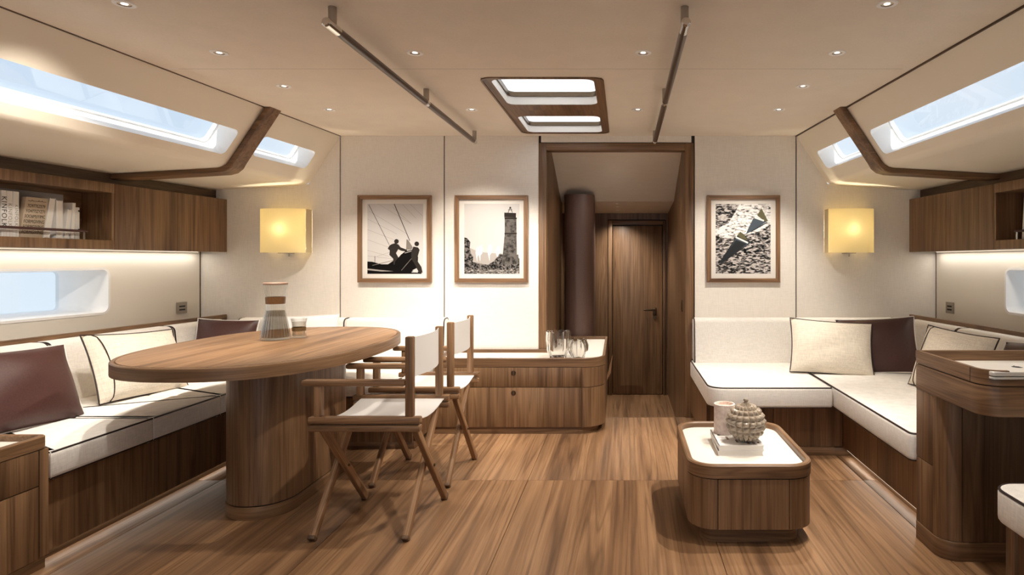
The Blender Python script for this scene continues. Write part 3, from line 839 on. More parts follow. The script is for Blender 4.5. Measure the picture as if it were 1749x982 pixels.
# ------------------------------------------------------------------ upper cabinets and bookshelves
Z0, Z1 = 1.236, 1.625
def hullbox(m, s, a0, a1, y0, y1, z0, z1, b=0.0):
    return m.box(a0, a1, y0, y1, z0, z1, b, lambda x, y, z: (hx(x, y, s), y, z))
SHELF = {}
for k, s in enumerate((-1, 1)):
    sn = ('left', 'right')[k]
    t = thing('wall_cabinet', 'two door walnut wall cabinet mounted in the %s corner' % sn, 'cabinet', (hx(2.66, 4.12, s), 4.12, Z0), group='wall cabinets')
    hullbox(MB(), s, 2.562, 2.735, 3.66, D-0.002, Z0, Z1).build('carcass', WD, t)
    hullbox(MB(), s, 2.543, 2.562, 3.657, 4.1235, Z0-0.002, Z1, 0.0012).build('door', WZ, t)
    hullbox(MB(), s, 2.543, 2.562, 4.1265, D-0.002, Z0-0.002, Z1, 0.0012).build('door', WZ, t)
    t = thing('bookshelf', 'open walnut wall shelf with retaining rail on the %s side' % sn, 'shelf', (hx(2.66, 3.0, s), 3.0, Z0), group='wall bookshelves')
    ya, yb = 1.3, 3.654
    hullbox(MB(), s, 2.543, 2.735, ya, yb, Z0, 1.289, 0.0012).build('shelf_board', WZ, t)
    hullbox(MB(), s, 2.543, 2.735, ya, yb, 1.570, Z1, 0.0012).build('top_board', WZ, t)
    hullbox(MB(), s, 2.723, 2.735, ya, yb, 1.289, 1.570).build('back_panel', WY, t)
    hullbox(MB(), s, 2.545, 2.723, yb-0.016, yb, 1.289, 1.570).build('end_panel', WZ, t)
    m = MB(); m.tube([(hx(2.556, y, s), y, 1.336) for y in (ya, 3.495)], 0.007, 8).build('retaining_rail', BROWN, t)
    for y in (3.48, 2.6, 1.9):
        MB().tube([(hx(2.556, y, s), y, 1.287), (hx(2.556, y, s), y, 1.334)], 0.005, 8).build('rail_post', CHROME, t)
    struct(hullbox(MB(), s, 2.625, 2.735, ya, D-0.002, Z1, 1.70).build('trim_%d' % (10+k), WD), 'recessed dark walnut filler above the %s wall cabinets' % sn)
    # light strip below the cabinets
    l = thing('light_strip', 'slim light strip fixed under the %s wall cabinets' % sn, 'light strip', (hx(2.70, 3.0, s), 3.0, Z0-0.004), group='cabinet light strips')
    hullbox(MB(), s, 2.695, 2.707, 1.4, 4.5, Z0-0.006, Z0-0.001).build('diffuser', LEDM, l)
    o = light('strip_light', 'AREA', (hx(2.69, 3.0, s), 3.0, Z0-0.010), 2.8, l, (0, 0, -1), shape='RECTANGLE', size=0.03, size_y=3.05)
    o.rotation_euler = (0, 0, -s*math.atan(-TAPER))

# books: each stands on the shelf board (top 1.289) of the left shelf
def px_y(px, half, s=-1):
    """Distance along the hull side at which a given offset is seen from the table end."""
    a = (px-1065)/1050*s
    return (s*CX + half + TAPER*D)/(a + TAPER)
def add_book(name, label, half0, half1, y0, y1, h, mats, lean=0.0, group='books on the shelf', side=-1, spine='y'):
    """Book box between hull offsets and positions; lean tilts it along the shelf."""
    base = (hx((half0+half1)/2, (y0+y1)/2, side), (y0+y1)/2, 1.2895)
    t = thing(name, label, 'book', base, group=group)
    def fn(x, y, z): return (hx(x, y + (z-1.2895)*lean, side), y + (z-1.2895)*lean, z)
    if mats == 'pages':
        MB().box(half0, half1, y0+0.003, y1-0.003, 1.2925, 1.2895+h-0.003, 0, fn).build('pages', PAPER, t)
        for a, c in ((y0, y0+0.0035), (y1-0.0035, y1)):
            MB().box(half0-0.001, half1, a, c, 1.2895, 1.2895+h, 0, fn).build('cover_board', BOOKW, t)
    else:
        MB().box(half0, half1, y0, y1, 1.2895, 1.2895+h, 0.001, fn).build('cover', mats, t)
        MB().box(half0+0.003, half1-0.003, y0+0.003, y1-0.003, 1.2895+h-0.001, 1.2895+h+0.0005, 0, fn).build('pages', PAPER, t)
    return t, fn
def shelf_text(t, s_, size, half, y, z, mat, rot=False, side=-1, spacing=1.0, name='lettering', squash=1.0, lean=0.0):
    vs, fs = text_geo(s_, size, spacing)
    m = MB()
    if rot: pts = [(p[1], -p[0]) for p in vs]
    else: pts = [(p[0]*squash, p[1]) for p in vs]
    m.add([(hx(half, y - p[0]*side + (z+p[1]-1.2895)*lean, side), y - p[0]*side + (z+p[1]-1.2895)*lean, z+p[1]) for p in pts], fs)
    m.build(name, mat, t, smooth=False)
hf = 2.585
yy = [px_y(a, hf) for a in (2, 11, 22, 33)]
yk = [yy[0], yy[1], yy[2], yy[3]]
names = ['with large spine lettering at the shelf end', 'with small spine lettering between two alike', 'with small spine lettering beside the beige book']
for i in range(3):
    t, fn = add_book('book', 'white paperback magazine %s' % names[i], hf, hf+0.115, yk[i]+0.001, yk[i+1]-0.001, 0.232, BOOKW)
    ym = (yk[i]+yk[i+1])/2
    shelf_text(t, 'KINFOLK', (0.034, 0.026, 0.024)[i], hf-0.0015, ym, 1.40 + (0.015, 0, 0)[i], INK if i == 0 else GREYP, rot=True, spacing=1.15)
    shelf_text(t, '———', 0.014, hf-0.0015, ym, 1.305, GREYP, rot=True, name='rule')
ya, yb = px_y(33, hf+0.005), px_y(74, hf+0.005)
t, fn = add_book('book', 'beige book turned face out with rows of black lettering', hf+0.006, hf+0.03, ya+0.003, yb-0.003, 0.212, BOOKB, 0.15)
ym = (ya+yb)/2
for i, (st, sz) in enumerate((('~-•~—•~•—', 0.026), ('7O977EZE79', 0.024), ('YO477IZYZ71', 0.024), ('3OO6M)IYIMC', 0.024), ('FORMGIVING', 0.026), ('FORMGIVING', 0.026), ('FORMGIVING', 0.027))):
    shelf_text(t, st, sz, hf+0.0045, ym, 1.483-0.0275*i, INK, squash=(yb-ya)*0.92/0.165 if i > 3 else (yb-ya)*0.92/0.16, name='lettering', lean=0.15)
gp = px_y(106, 2.712)
o = hullbox(MB(), -1, 2.705, 2.715, 2.85, gp, 1.2895, 1.545).build('backing_board', GREYP, loc=(hx(2.71, 3.0, -1), 3.0, 1.2895))
setp(o, 'plain grey board standing behind the white books', 'board')
o = hullbox(MB(), -1, 2.690, 2.698, px_y(104, 2.695)-0.0, px_y(126, 2.695), 1.35, 1.505).build('small_card', GREYP, loc=(hx(2.69, 3.3, -1), 3.3, 1.35))
o.location.z -= 0.0605
setp(o, 'small grey card leaning behind the slim white books', 'card')
specs = [((74, 84), 0.218, 0.16, 'thick white book leaning against the beige face out book'), ((96, 107), 0.210, 0.0, 'thick upright white book third from the right end of its row'),
         ((110, 117), 0.165, 0.11, 'short slim white book leaning between two taller ones'), ((121, 126), 0.204, 0.05, 'tall slim white book leaning near the row end'),
         ((128.5, 136), 0.180, 0.0, 'grey white booklet with two dark dots ending the row')]
for (a, c), h, ln, lb in specs:
    t, fn = add_book('book', lb, 2.590, 2.70, px_y(a, 2.59), px_y(c, 2.59), h, 'pages' if h != 0.18 else plain('booklet', (0.66, 0.65, 0.62), 0.7), ln)
    if h == 0.18:
        ym = (px_y(a, 2.59)+px_y(c, 2.59))/2+0.008
        for z in (1.345, 1.45): MB().box(2.588, 2.5905, ym-0.004, ym+0.004, z-0.004, z+0.004, 0, fn).build('dot', INK, t)
ys_ = [px_y(a, 2.60, 1) for a in (1745, 1762, 1785)]
for i in range(1):
    add_book('book', ('white book leaning at the end of the right shelf', 'white book behind the leaning one on the right shelf')[i], 2.60, 2.71, ys_[i+1]+0.002, ys_[i]-0.002, 0.235-0.02*i, 'pages', -0.08 if i == 0 else 0, side=1)

# ------------------------------------------------------------------ cushions
def pipe_loop(pts, r=0.0045): return MB().tube(pts, r, 6, closed=True)
def seat_cushion(parent, out, z0, z1, name='seat_cushion', mat=None, both=True, b=0.022, path=None):
    o = MB().slab(out, z0, z1, b, 4).build(name, mat or CANVAS, parent)
    if path:
        for z in (z1-b*0.30, z0+b*0.30): MB().tube([(p[0], p[1], z) for p in path], 0.0042, 6).build('piping', PIPE, o)
        return o
    oo = offset(out, b*0.30)
    pipe_loop([(p[0], p[1], z1-b*0.30) for p in oo]).build('piping', PIPE, o)
    if both: pipe_loop([(p[0], p[1], z0+b*0.30) for p in oo], 0.004).build('piping', PIPE, o)
    return o
def back_cushion(parent, prof2d, axis, a0, a1, fnmap, pipe_ends=(True, True)):
    """Upholstered back: rounded side profile (depth, height) swept along a, mapped by fnmap(depth, a, z)."""
    n = len(prof2d); m = MB(); e = 0.02
    st = [(a0, 0.80), (a0+e*0.3, 0.94), (a0+e, 1.0), (a1-e, 1.0), (a1-e*0.3, 0.94), (a1, 0.80)]
    cx = sum(p[0] for p in prof2d)/n; cz = sum(p[1] for p in prof2d)/n
    vs = []
    for a, k in st:
        sh_ = (1-k)*0.08
        for d_, z in prof2d:
            dd = Vector((d_-cx, z-cz)); L = dd.length
            dd = dd*((L-sh_)/L)
            vs.append(fnmap(cx+dd.x, a, cz+dd.y))
    fs = [(i*n+k, i*n+(k+1) % n, (i+1)*n+(k+1) % n, (i+1)*n+k) for i in range(len(st)-1) for k in range(n)]
    fs += [tuple(range(n))[::-1], tuple((len(st)-1)*n+k for k in range(n))]
    m.add(vs, fs)
    o = m.build('back_cushion', CANVAS, parent)
    for i, ok in ((1, pipe_ends[0]), (4, pipe_ends[1])):
        if ok: pipe_loop([vs[i*n+k] for k in range(n)], 0.0045).build('piping', PIPE, o)
    return o
BZ = (0.430, 0.752)
bprof = rpoly([(0.0, BZ[0], 0.02), (0.155, BZ[0], 0.01), (0.125, BZ[1], 0.035), (0.02, BZ[1], 0.03)], 5)   # depth from the wall, height

# ------------------------------------------------------------------ left corner sofa
ls = thing('corner_sofa', 'white linen corner sofa on walnut base behind the oval dining table', 'sofa', (-2.6, 3.4, 0), group='corner sofas')
bx0 = -2.247
def base_panels(parent, paths, z0=0.045, z1=0.318):
    for p in paths: MB().strip(p, 0.02, z0, z1).build('base_panel', WZ, parent)
ST, SB = 0.435, 0.322
MB().box(-3.1, bx0-0.021, 2.37, 4.55, 0.0, 0.316).box(-2.5, -1.335, 3.852, 4.55, 0.0, 0.316).build('plinth', WD, ls)
yl = [2.365, 2.95, 3.40, 3.83]
base_panels(ls, [[(bx0, yl[i+1]-0.001), (bx0, yl[i]+0.001)] for i in range(3)][::1])
xb = [-2.247, -1.80, -1.31]
base_panels(ls, [[(xb[i+1]-0.001, 3.83), (xb[i]+0.001, 3.83)] for i in range(2)])
base_panels(ls, [[(-1.31, 4.55), (-1.31, 3.832)]])
MB().box(-2.9, bx0-0.024, 2.365, 3.842, 0.0, 0.044, 0.002).build('toe_board', WY, ls)
MB().box(-2.3, -1.30, 3.818, 3.9, 0.0, 0.045, 0.002).build('toe_board', WX, ls)
BI = -2.80
for y0, y1 in ((2.362, 2.877), (2.879, 3.356), (3.358, 3.782)):
    seat_cushion(ls, rrect(hx(2.52, 3.0, -1), -2.200, y0, y1, 0.004, 3), SB, ST, path=([(-2.75, y0+0.007), (-2.215, y0+0.007)] if y0 < 2.4 else []) + [(-2.207, y0+0.008), (-2.207, y1+0.002)])
seat_cushion(ls, rrect(hx(2.52, 3.8, -1), -1.312, 3.784, 4.56, (0.015, 0.09, 0.02, 0.02), 5), SB, ST)
hm = lambda d_, a, z: (hx(2.54-d_, a, -1), a, z)
back_cushion(ls, bprof, 'y', 2.37, 3.145, hm); back_cushion(ls, bprof, 'y', 3.149, 3.93, hm); back_cushion(ls, bprof, 'y', 3.934, 4.40, hm, (True, False))
bm_ = lambda d_, a, z: (a, D-0.005-d_, z)
back_cushion(ls, bprof, 'x', -2.80, -2.02, bm_); back_cushion(ls, bprof, 'x', -2.016, -1.295, bm_, (False, True))
hullbox(MB(), -1, 2.543, 2.565, 2.37, D-0.002, 0.40, 0.770, 0.002).build('back_rail', WY, ls)

# ------------------------------------------------------------------ right corner sofa
rs = thing('corner_sofa', 'white linen corner sofa on walnut base beside the coffee table', 'sofa', (1.6, 3.8, 0), group='corner sofas')
MB().box(0.52, 1.40, 3.74, 4.55, 0.0, 0.30).box(1.36, 2.3, 2.66, 4.55, 0.0, 0.30).build('plinth', WD, rs)
base_panels(rs, [[(0.52, 3.70), (0.90, 3.70)], [(0.903, 3.70), (1.318, 3.70)], [(0.50, 4.55), (0.50, 3.702)]], 0.05, 0.305)
base_panels(rs, [[(1.32, 3.698), (1.32, 3.2)], [(1.32, 3.197), (1.32, 2.64)]], 0.05, 0.305)
MB().box(0.53, 1.36, 3.688, 3.75, 0.0, 0.05, 0.002).build('toe_board', WX, rs)
MB().box(1.355, 1.40, 2.64, 3.70, 0.0, 0.05, 0.002).build('toe_board', WY, rs)
seat_cushion(rs, rrect(0.492, 1.218, 3.565, 4.56, (0.10, 0.02, 0.02, 0.03), 6), 0.308, 0.435)
seat_cushion(rs, rpoly([(1.222, 2.62, 0.03), (hx(2.53, 2.62, 1), 2.62, 0.02), (hx(2.53, 4.56, 1), 4.56, 0.02), (1.222, 4.56, 0.02)], 4), 0.308, 0.435)
back_cushion(rs, bprof, 'x', 0.508, 1.258, bm_, (True, False)); back_cushion(rs, bprof, 'x', 1.262, 1.98, bm_, (False, True))
hr = lambda d_, a, z: (hx(2.54-d_, a, 1), a, z)
back_cushion(rs, bprof, 'y', 3.82, 4.40, hr); back_cushion(rs, bprof, 'y', 3.2, 3.816, hr); back_cushion(rs, bprof, 'y', 2.63, 3.196, hr)
hullbox(MB(), 1, 2.543, 2.565, 2.63, D-0.002, 0.40, 0.770, 0.002).build('back_rail', WY, rs)

# floor-level light strips in the toe spaces
for nm, x, y0, y1, dx in (('left', bx0+0.022, 2.4, 3.75, 1), ('right', 1.298, 2.7, 3.65, -1)):
    l = thing('light_strip', 'slim floor level light strip under the %s sofa base' % nm, 'light strip', (x-dx*0.025, (y0+y1)/2, 0.05), group='sofa light strips')
    MB().box(min(x-dx*0.042, x-dx*0.030), max(x-dx*0.042, x-dx*0.030), y0, y1, 0.0415, 0.0455).build('diffuser', LEDM, l)
    light('strip_light', 'AREA', (x-dx*0.036, (y0+y1)/2, 0.040), 0.35, l, (dx*0.6, 0, -1), shape='RECTANGLE', size=0.012, size_y=y1-y0)
    l.children[-1].rotation_euler = (0, -dx*R(18), 0)

# ------------------------------------------------------------------ throw pillows
def pillow(label, loc, w_, h_, t_, rz, lean, roll, mat, pmat, stripe=False, seed=1):
    rnd = random.Random(seed)
    t = thing('throw_pillow', label, 'pillow', loc, group='throw pillows')
    t.rotation_euler = Euler((lean, roll, rz), 'XYZ')
    n = 18; vs = []; fs = []
    ph = [rnd.uniform(0, 6.28) for _ in range(6)]
    def bpt(u, v):
        return (u*w_/2*(1-0.055*(1-v*v)), h_/2 + v*h_/2*(1-0.055*(1-u*u)))
    for sgn in (-1, 1):
        for j in range(n+1):
            for i in range(n+1):
                u = -1+2*i/n; v = -1+2*j/n
                x, z = bpt(u, v)
                e = max(0, (1-u**2))*max(0, (1-v**2))
                th = t_/2*(e**0.45)
                wr = 0.006*e**0.5*(math.sin(5*u+3*v+ph[0])+math.sin(-4*u+6*v+ph[1])+0.6*math.sin(9*u*v+ph[2]))
                vs.append((x, sgn*(th+wr*0.5), z))
    N = (n+1)**2
    for sg in range(2):
        for j in range(n):
            for i in range(n):
                a = sg*N+j*(n+1)+i
                fs.append((a, a+1, a+n+2, a+n+1))
    c = MB().add(vs, fs).build('cover', mat, t, world=False)
    bnd = [(-1+2*i/n, -1) for i in range(n)]+[(1, -1+2*i/n) for i in range(n)]+[(1-2*i/n, 1) for i in range(n)]+[(-1, 1-2*i/n) for i in range(n)]
    MB().tube([(bpt(u, v)[0], 0, bpt(u, v)[1]) for u, v in bnd], 0.004, 6, closed=True).build('piping', pmat, t, world=False)
    if stripe:
        for sgn in (-1, 1):
            pts = []
            for i in range(n+1):
                v = -1+2*i/n; u = -0.80
                x, z = bpt(u, v); e = max(0, (1-u**2))*max(0, (1-v**2)); pts.append((x, sgn*(t_/2*e**0.45+0.002), z))
            MB().tube(pts, 0.0028, 5).build('stripe', pmat, t, world=False)
    return t
S0 = ST - 0.006
pillow('brown leather pillow leaning at the near end of the left sofa', (-2.60, 2.685, S0), 0.52, 0.37, 0.16, R(84), R(-21), R(2), BROWN, PIPEW, seed=2)
pillow('cream linen pillow with dark double piping on the left sofa', (-2.60, 3.36, S0), 0.54, 0.37, 0.17, R(82), R(-21), R(3), CREAM, PIPE, True, seed=3)
pillow('brown leather pillow in the far corner of the left sofa', (-2.665, 4.06, S0), 0.37, 0.36, 0.13, R(14), R(-17), R(3), BROWN, PIPEW, seed=4)
pillow('bright white pillow standing behind the carafe and glass', (-2.24, 4.20, S0), 0.58, 0.37, 0.12, R(-8), R(-12), R(-2.5), BRIGHT, PIPEW, seed=5)
pillow('cream linen pillow with thin dark piping leaning in front of a brown pillow', (1.345, 3.97, S0), 0.53, 0.37, 0.16, R(-8), R(-24), R(3.5), CREAM, PIPE, False, seed=6)
pillow('brown leather pillow with white piping in the corner of the right sofa', (1.685, 4.02, S0), 0.50, 0.38, 0.12, R(-14), R(-22), R(-4), BROWN, PIPEW, seed=7)
pillow('cream pillow with dark double piping half hidden by the desk', (1.765, 3.42, S0), 0.44, 0.37, 0.17, R(-66), R(-22), R(4), CREAM, PIPE, True, seed=8)
pillow('brown leather pillow corner peeking over the desk top', (1.96, 3.02, S0), 0.42, 0.36, 0.14, R(-82), R(-20), R(-8), BROWN, PIPEW, seed=9)

# ------------------------------------------------------------------ dining table
def superellipse(cx, cy, a, b, e, n=72):
    o = []
    for i in range(n):
        q = 2*math.pi*i/n; c, s_ = math.cos(q), math.sin(q)
        o.append((cx+a*math.copysign(abs(c)**(2/e), c), cy+b*math.copysign(abs(s_)**(2/e), s_)))
    return o
dt = thing('dining_table', 'oval walnut dining table on a rounded pedestal', 'table', (-1.73, 3.17, 0))
to = superellipse(-1.80, 3.22, 0.53, 0.785, 2.45)
MB().slab(offset(to, 0.022), 0.686, 0.7405, 0.0006).build('table_top', WT, dt)
MB().rim(to, 0.021, 0.684, 0.740, 0.004).build('edge_band', WB, dt)
po = rrect(-1.858, -1.548, 2.765, 3.55, 0.153, 12)
MB().slab(po, 0.062, 0.686).build('pedestal', WZ, dt)
MB().slab(offset(po, 0.006), 0.055, 0.063).build('shadow_gap', GAP, dt)
MB().slab(offset(po, -0.004), 0.0, 0.056, 0.002).build('foot', WB, dt)

ca = thing('carafe', 'ribbed glass water carafe with lid and brown leather band', 'carafe', (-1.885, 3.33, 0.7405))
def cprof(z):
    pts = [(0.0, 0.072), (0.02, 0.072), (0.10, 0.058), (0.155, 0.047), (0.19, 0.044), (0.24, 0.047), (0.285, 0.058), (0.30, 0.059)]
    for (a, ra), (c, rc) in zip(pts, pts[1:]):
        if a <= z <= c: return ra+(rc-ra)*(z-a)/(c-a)
    return pts[-1][1]
zs = [0.004+i*0.0118 for i in range(26)]
MB().lathe([(0, 0.002)]+[(cprof(z), z) for z in zs], (-1.885, 3.33, 0.7405), 168, lambda r, z, a: r*(1+0.022*math.cos(28*a))).build('glass_body', CGLASS, ca)
MB().lathe([(0, 0.008)]+[(cprof(z)*0.93, z) for z in zs[1:14]]+[(0, zs[13])], (-1.885, 3.33, 0.7405), 40).build('water', thin_glass('carafe_water', (0.56, 0.53, 0.49), 0.05), ca)
MB().lathe([(cprof(0.195)+0.003, 0.195), (cprof(0.215)+0.003, 0.215), (cprof(0.232)+0.003, 0.232), (cprof(0.232)-0.001, 0.232), (cprof(0.195)-0.001, 0.195), (cprof(0.195)+0.003, 0.195)], (-1.885, 3.33, 0.7405), 36).build('leather_band', leather('tan_leather', (0.15, 0.068, 0.018)), ca)
MB().lathe([(0, 0.298), (0.057, 0.298), (0.0605, 0.301), (0.0605, 0.307), (0.058, 0.310), (0, 0.310)], (-1.885, 3.33, 0.7405), 36).build('lid', plain('lid_wood', (0.30, 0.20, 0.15), 0.45), ca)
gl = thing('drinking_glass', 'small drinking glass with brown band beside the carafe', 'glass', (-1.80, 3.41, 0.7405))
gp_ = [(0, 0.004), (0.036, 0.004), (0.0375, 0.012), (0.035, 0.03), (0.034, 0.055), (0.036, 0.08), (0.042, 0.108)]
MB().lathe(gp_ + [(0.040, 0.108), (0.034, 0.08), (0.032, 0.055), (0.033, 0.03), (0.034, 0.014), (0, 0.012)], (-1.80, 3.41, 0.7405), 40).build('glass_body', CGLASS, gl)
MB().lathe([(0, 0.013), (0.032, 0.014), (0.0315, 0.055), (0.034, 0.088), (0, 0.088)], (-1.80, 3.41, 0.7405), 36).build('water', thin_glass('glass_water', (0.86, 0.83, 0.79), 0.05), gl)
MB().lathe([(0.0355, 0.040), (0.0358, 0.060), (0.0335, 0.060), (0.0335, 0.040), (0.0355, 0.040)], (-1.80, 3.41, 0.7405), 36).build('leather_band', leather('olive_leather', (0.15, 0.09, 0.03)), gl)

# ------------------------------------------------------------------ director's chairs
def make_chair():
    t = thing('director_chair', '', 'chair', (0, 0, 0), group='folding chairs at the dining table')
    def P(name, m, mat, parent=t): return m.build(name, mat, parent, world=False)
    for s in (-1, 1):
        P('seat_rail', MB().box(-0.232, 0.236, s*0.212-0.018, s*0.212+0.018, 0.488, 0.516, 0.006), WCX)
        P('base_rail', MB().box(-0.232, 0.236, s*0.212-0.018, s*0.212+0.018, 0.455, 0.482, 0.006), WCX)
        P('back_post', MB().box(0.170, 0.204, s*0.205-0.015, s*0.205+0.015, 0.514, 0.850, 0.005), WCZ)
        P('arm_post', MB().box(-0.212, -0.180, s*0.205-0.014, s*0.205+0.014, 0.514, 0.645, 0.004), WCZ)
        a = P('armrest', MB().box(-0.262, 0.172, s*0.205-0.022, s*0.205+0.022, 0.643, 0.669, 0.009), WCX)
    for x, dx in ((-0.196, 0.015), (0.192, 0.015)):
        for s in (-1, 1):
            a_ = Vector((x+s*dx, s*0.232, 0.008)); c_ = Vector((x+s*dx, -s*0.205, 0.470)); L_ = (c_-a_).length
            lg = P('leg', MB().box(-0.013, 0.013, -0.017, 0.017, 0, L_, 0.005), WCZ)
            lg.location = a_; lg.rotation_euler = (math.atan2(0.437*s, 0.462), 0, 0)
            P('foot_pad', MB().box(-0.0145, 0.0145, -0.0185, 0.0185, -0.002, 0.014, 0.003), WD, lg)
        MB_ = MB().tube([(x-0.034, 0.0137, 0.239), (x+0.034, 0.0137, 0.239)], 0.006, 10)
        P('pivot_bolt', MB_, BRONZE)
    # canvas seat
    n = 12; vs = []; fs = []
    for z_ in (0, -0.004):
        for j in range(n+1):
            u = -1+2*j/n
            for i in range(7):
                x = -0.188 + (0.400)*i/6
                vs.append((x, u*0.214, 0.513 - 0.034*(1-u*u) + z_ - (0.012*abs(u)**8)))
    for L in range(2):
        for j in range(n):
            for i in range(6):
                a = L*(n+1)*7+j*7+i; fs.append((a, a+1, a+8, a+7))
    N = (n+1)*7
    for j in range(n):
        for i in (0, 6): fs.append((j*7+i, (j+1)*7+i, N+(j+1)*7+i, N+j*7+i))
    for i in range(6):
        for j in (0, n): fs.append((j*7+i, j*7+i+1, N+j*7+i+1, N+j*7+i))
    P('canvas_seat', MB().add(vs, fs), CHAIRC)
    vs = []; fs = []
    for t_ in (0, 0.003):
        for j in range(n+1):
            u = -1+2*j/n
            for i in range(5):
                z = 0.676 + 0.168*i/4
                vs.append((0.184 + 0.030*(1-u*u) + t_, u*0.193, z))
    for L in range(2):
        for j in range(n):
            for i in range(4):
                a = L*(n+1)*5+j*5+i; fs.append((a, a+1, a+6, a+5))
    N = (n+1)*5
    for j in range(n):
        for i in (0, 4): fs.append((j*5+i, (j+1)*5+i, N+(j+1)*5+i, N+j*5+i))
    for i in range(4):
        for j in (0, n): fs.append((j*5+i, j*5+i+1, N+j*5+i+1, N+j*5+i))
    P('canvas_back', MB().add(vs, fs), CHAIRC)
    return t
ch = make_chair(); ch.location = (-1.083, 2.785, 0.0)
ch['label'] = 'folding director chair with white canvas, nearer of the two at the table'
ch2 = copy_tree(ch); ch2.location = (-1.083, 3.39, 0.0)
ch2['label'] = 'folding director chair with white canvas, farther of the two, by the sideboard'

# ------------------------------------------------------------------ sideboard
sb = thing('sideboard', 'walnut sideboard with cream inset top and two drawers by the doorway', 'sideboard', (-0.7, 4.35, 0))
SX0, SX1, SY = -1.285, -0.126, 4.14
so_ = rpoly([(SX0, SY, 0), (SX1, SY, 0.155), (SX1-0.012, 5.36, 0.03), (-0.565, 5.36, 0.0), (-0.565, 4.575, 0), (SX0, 4.575, 0)], 8)
MB().slab(offset(so_, 0.022), 0.05, 0.43).build('core', GAP, sb)
MB().box(-0.56, -0.16, 4.60, 5.34, -0.23, 0.06).build('rear_base', WD, sb)
MB().rim(so_, 0.020, 0.452, 0.512, 0.003).build('tray_rim', WB, sb)
MB().slab(offset(so_, 0.019), 0.440, 0.488).build('inset_top', INLAY, sb)
def drawer(z0, z1):
    o = MB().box(SX0+0.003, -0.2835, SY, SY+0.022, z0, z1, 0.001).build('drawer', WZ, sb)
    zc = z1-0.036
    MB().tube([(-0.741, SY-0.002, zc), (-0.741, SY+0.004, zc)], 0.0165, 20).build('finger_pull', BRONZE, o)
    MB().box(-0.7425, -0.7395, SY-0.0035, SY, zc-0.015, zc+0.015).build('pull_bar', CHROME, o)
    cp = [p for p in so_ if p[0] > -0.283 and p[1] < 4.31]
    cp = [(-0.2815, SY)] + cp
    MB().strip(cp, 0.022, z0, z1).build('corner_panel', WZ, sb)
    MB().strip([(SX1-0.0016, 4.31), (SX1-0.012, 5.36)], 0.02, z0, z1).build('side_panel', WZ, sb)
drawer(0.318, 0.449); drawer(0.048, 0.3145)
MB().slab(rpoly([(SX0, SY+0.012, 0), (SX1-0.05, SY+0.012, 0.14), (SX1-0.05, 4.58, 0), (SX0, 4.58, 0)], 8), 0.0, 0.048).build('plinth', WB, sb)
MB().add([(SX1, 4.60, 0.30), (SX1+0.045, 4.60, 0.47), (SX1+0.045, 4.625, 0.47), (SX1, 4.625, 0.30), (SX1, 4.60, 0.27), (SX1+0.03, 4.60, 0.33), (SX1+0.03, 4.625, 0.33), (SX1, 4.625, 0.27)],
         [(0, 1, 2, 3), (4, 7, 6, 5), (0, 4, 5, 1), (3, 2, 6, 7), (1, 5, 6, 2), (0, 3, 7, 4)]).build('side_grip', WCZ, sb)
def glass_vase(label, x, y, r, h, petals, shape):
    t = thing('glass_vase', label, 'vase', (x, y, 0.488), group='clear glass vases')
    N = 14
    def rad(q):
        for (a, ra), (c, rc) in zip(shape, shape[1:]):
            if a <= q <= c:
                u = (q-a)/(c-a); u = u*u*(3-2*u); return r*(ra+(rc-ra)*u)
        return r*shape[-1][1]
    def fr(rr, z, a):
        if rr <= 0: return 0
        k = 0.03+0.075*min(1, z/h*1.4)
        return rr*(1-k+2*k*abs(math.cos(petals*a/2+0.4))**0.7)
    outp = [(0, 0.0), (rad(0)*0.9, 0.0)] + [(rad(i/N), 0.003+(h-0.003)*i/N) for i in range(N+1)]
    inn = [(max(0.001, q-0.008), z) for q, z in outp[3:]][::-1] + [(0, 0.022)]
    m = MB(); m.lathe(outp+inn, (x, y, 0.4885), 108, fr)
    def lip(vx, vy, vz):
        q = max(0, (vz-0.488)/h-0.8)/0.2
        return vz + q*0.012*(abs(math.cos(petals*math.atan2(vy-y, vx-x)/2+0.4))**0.7-0.5)
    m.v = [(vx, vy, lip(vx, vy, vz)) for vx, vy, vz in m.v]
    m.build('vase_wall', GLASS, t)
glass_vase('tall clear glass vase with wavy petal rim on the sideboard', -0.458, 4.30, 0.080, 0.185, 9, [(0, 0.70), (0.35, 0.97), (0.7, 1.0), (1, 0.98)])
glass_vase('shorter round clear glass vase beside the tall one', -0.312, 4.222, 0.067, 0.138, 8, [(0, 0.60), (0.55, 1.0), (0.75, 0.99), (1, 0.80)])

# ------------------------------------------------------------------ coffee table
ct = thing('coffee_table', 'low walnut coffee table with rounded corners and cream inset top', 'table', (0.53, 2.85, 0))
co = rrect(0.268, 0.792, 2.50, 3.20, 0.115, 8)
MB().rim(co, 0.024, 0.281, 0.335, 0.005).build('tray_rim', WB, ct)
MB().slab(offset(co, 0.022), 0.27, 0.308).build('inset_top', INLAY, ct)
ci = offset(co, 0.004)
MB().slab(offset(ci, 0.02), 0.07, 0.278).build('core', GAP, ct)
m1 = 9
arcs = [ci[i*m1:(i+1)*m1] for i in range(4)]
def seg_panel(pts): MB().strip(pts, 0.02, 0.072, 0.276).build('side_panel', WZ, ct)
gpp = 0.0015
for i in range(4):
    seg_panel(arcs[i])
    a = Vector(arcs[i][-1]); c = Vector(arcs[(i+1) % 4][0]); d_ = (c-a).normalized()*0.003
    L = (c-a).length
    if L > 0.4:
        md = (a+c)/2
        seg_panel([tuple(a+d_), tuple(md-d_*0.5)]); seg_panel([tuple(md+d_*0.5), tuple(c-d_)])
    else: seg_panel([tuple(a+d_), tuple(c-d_)])
MB().slab(offset(co, 0.055), 0.0, 0.072).build('plinth', WB, ct)
CT = 0.308
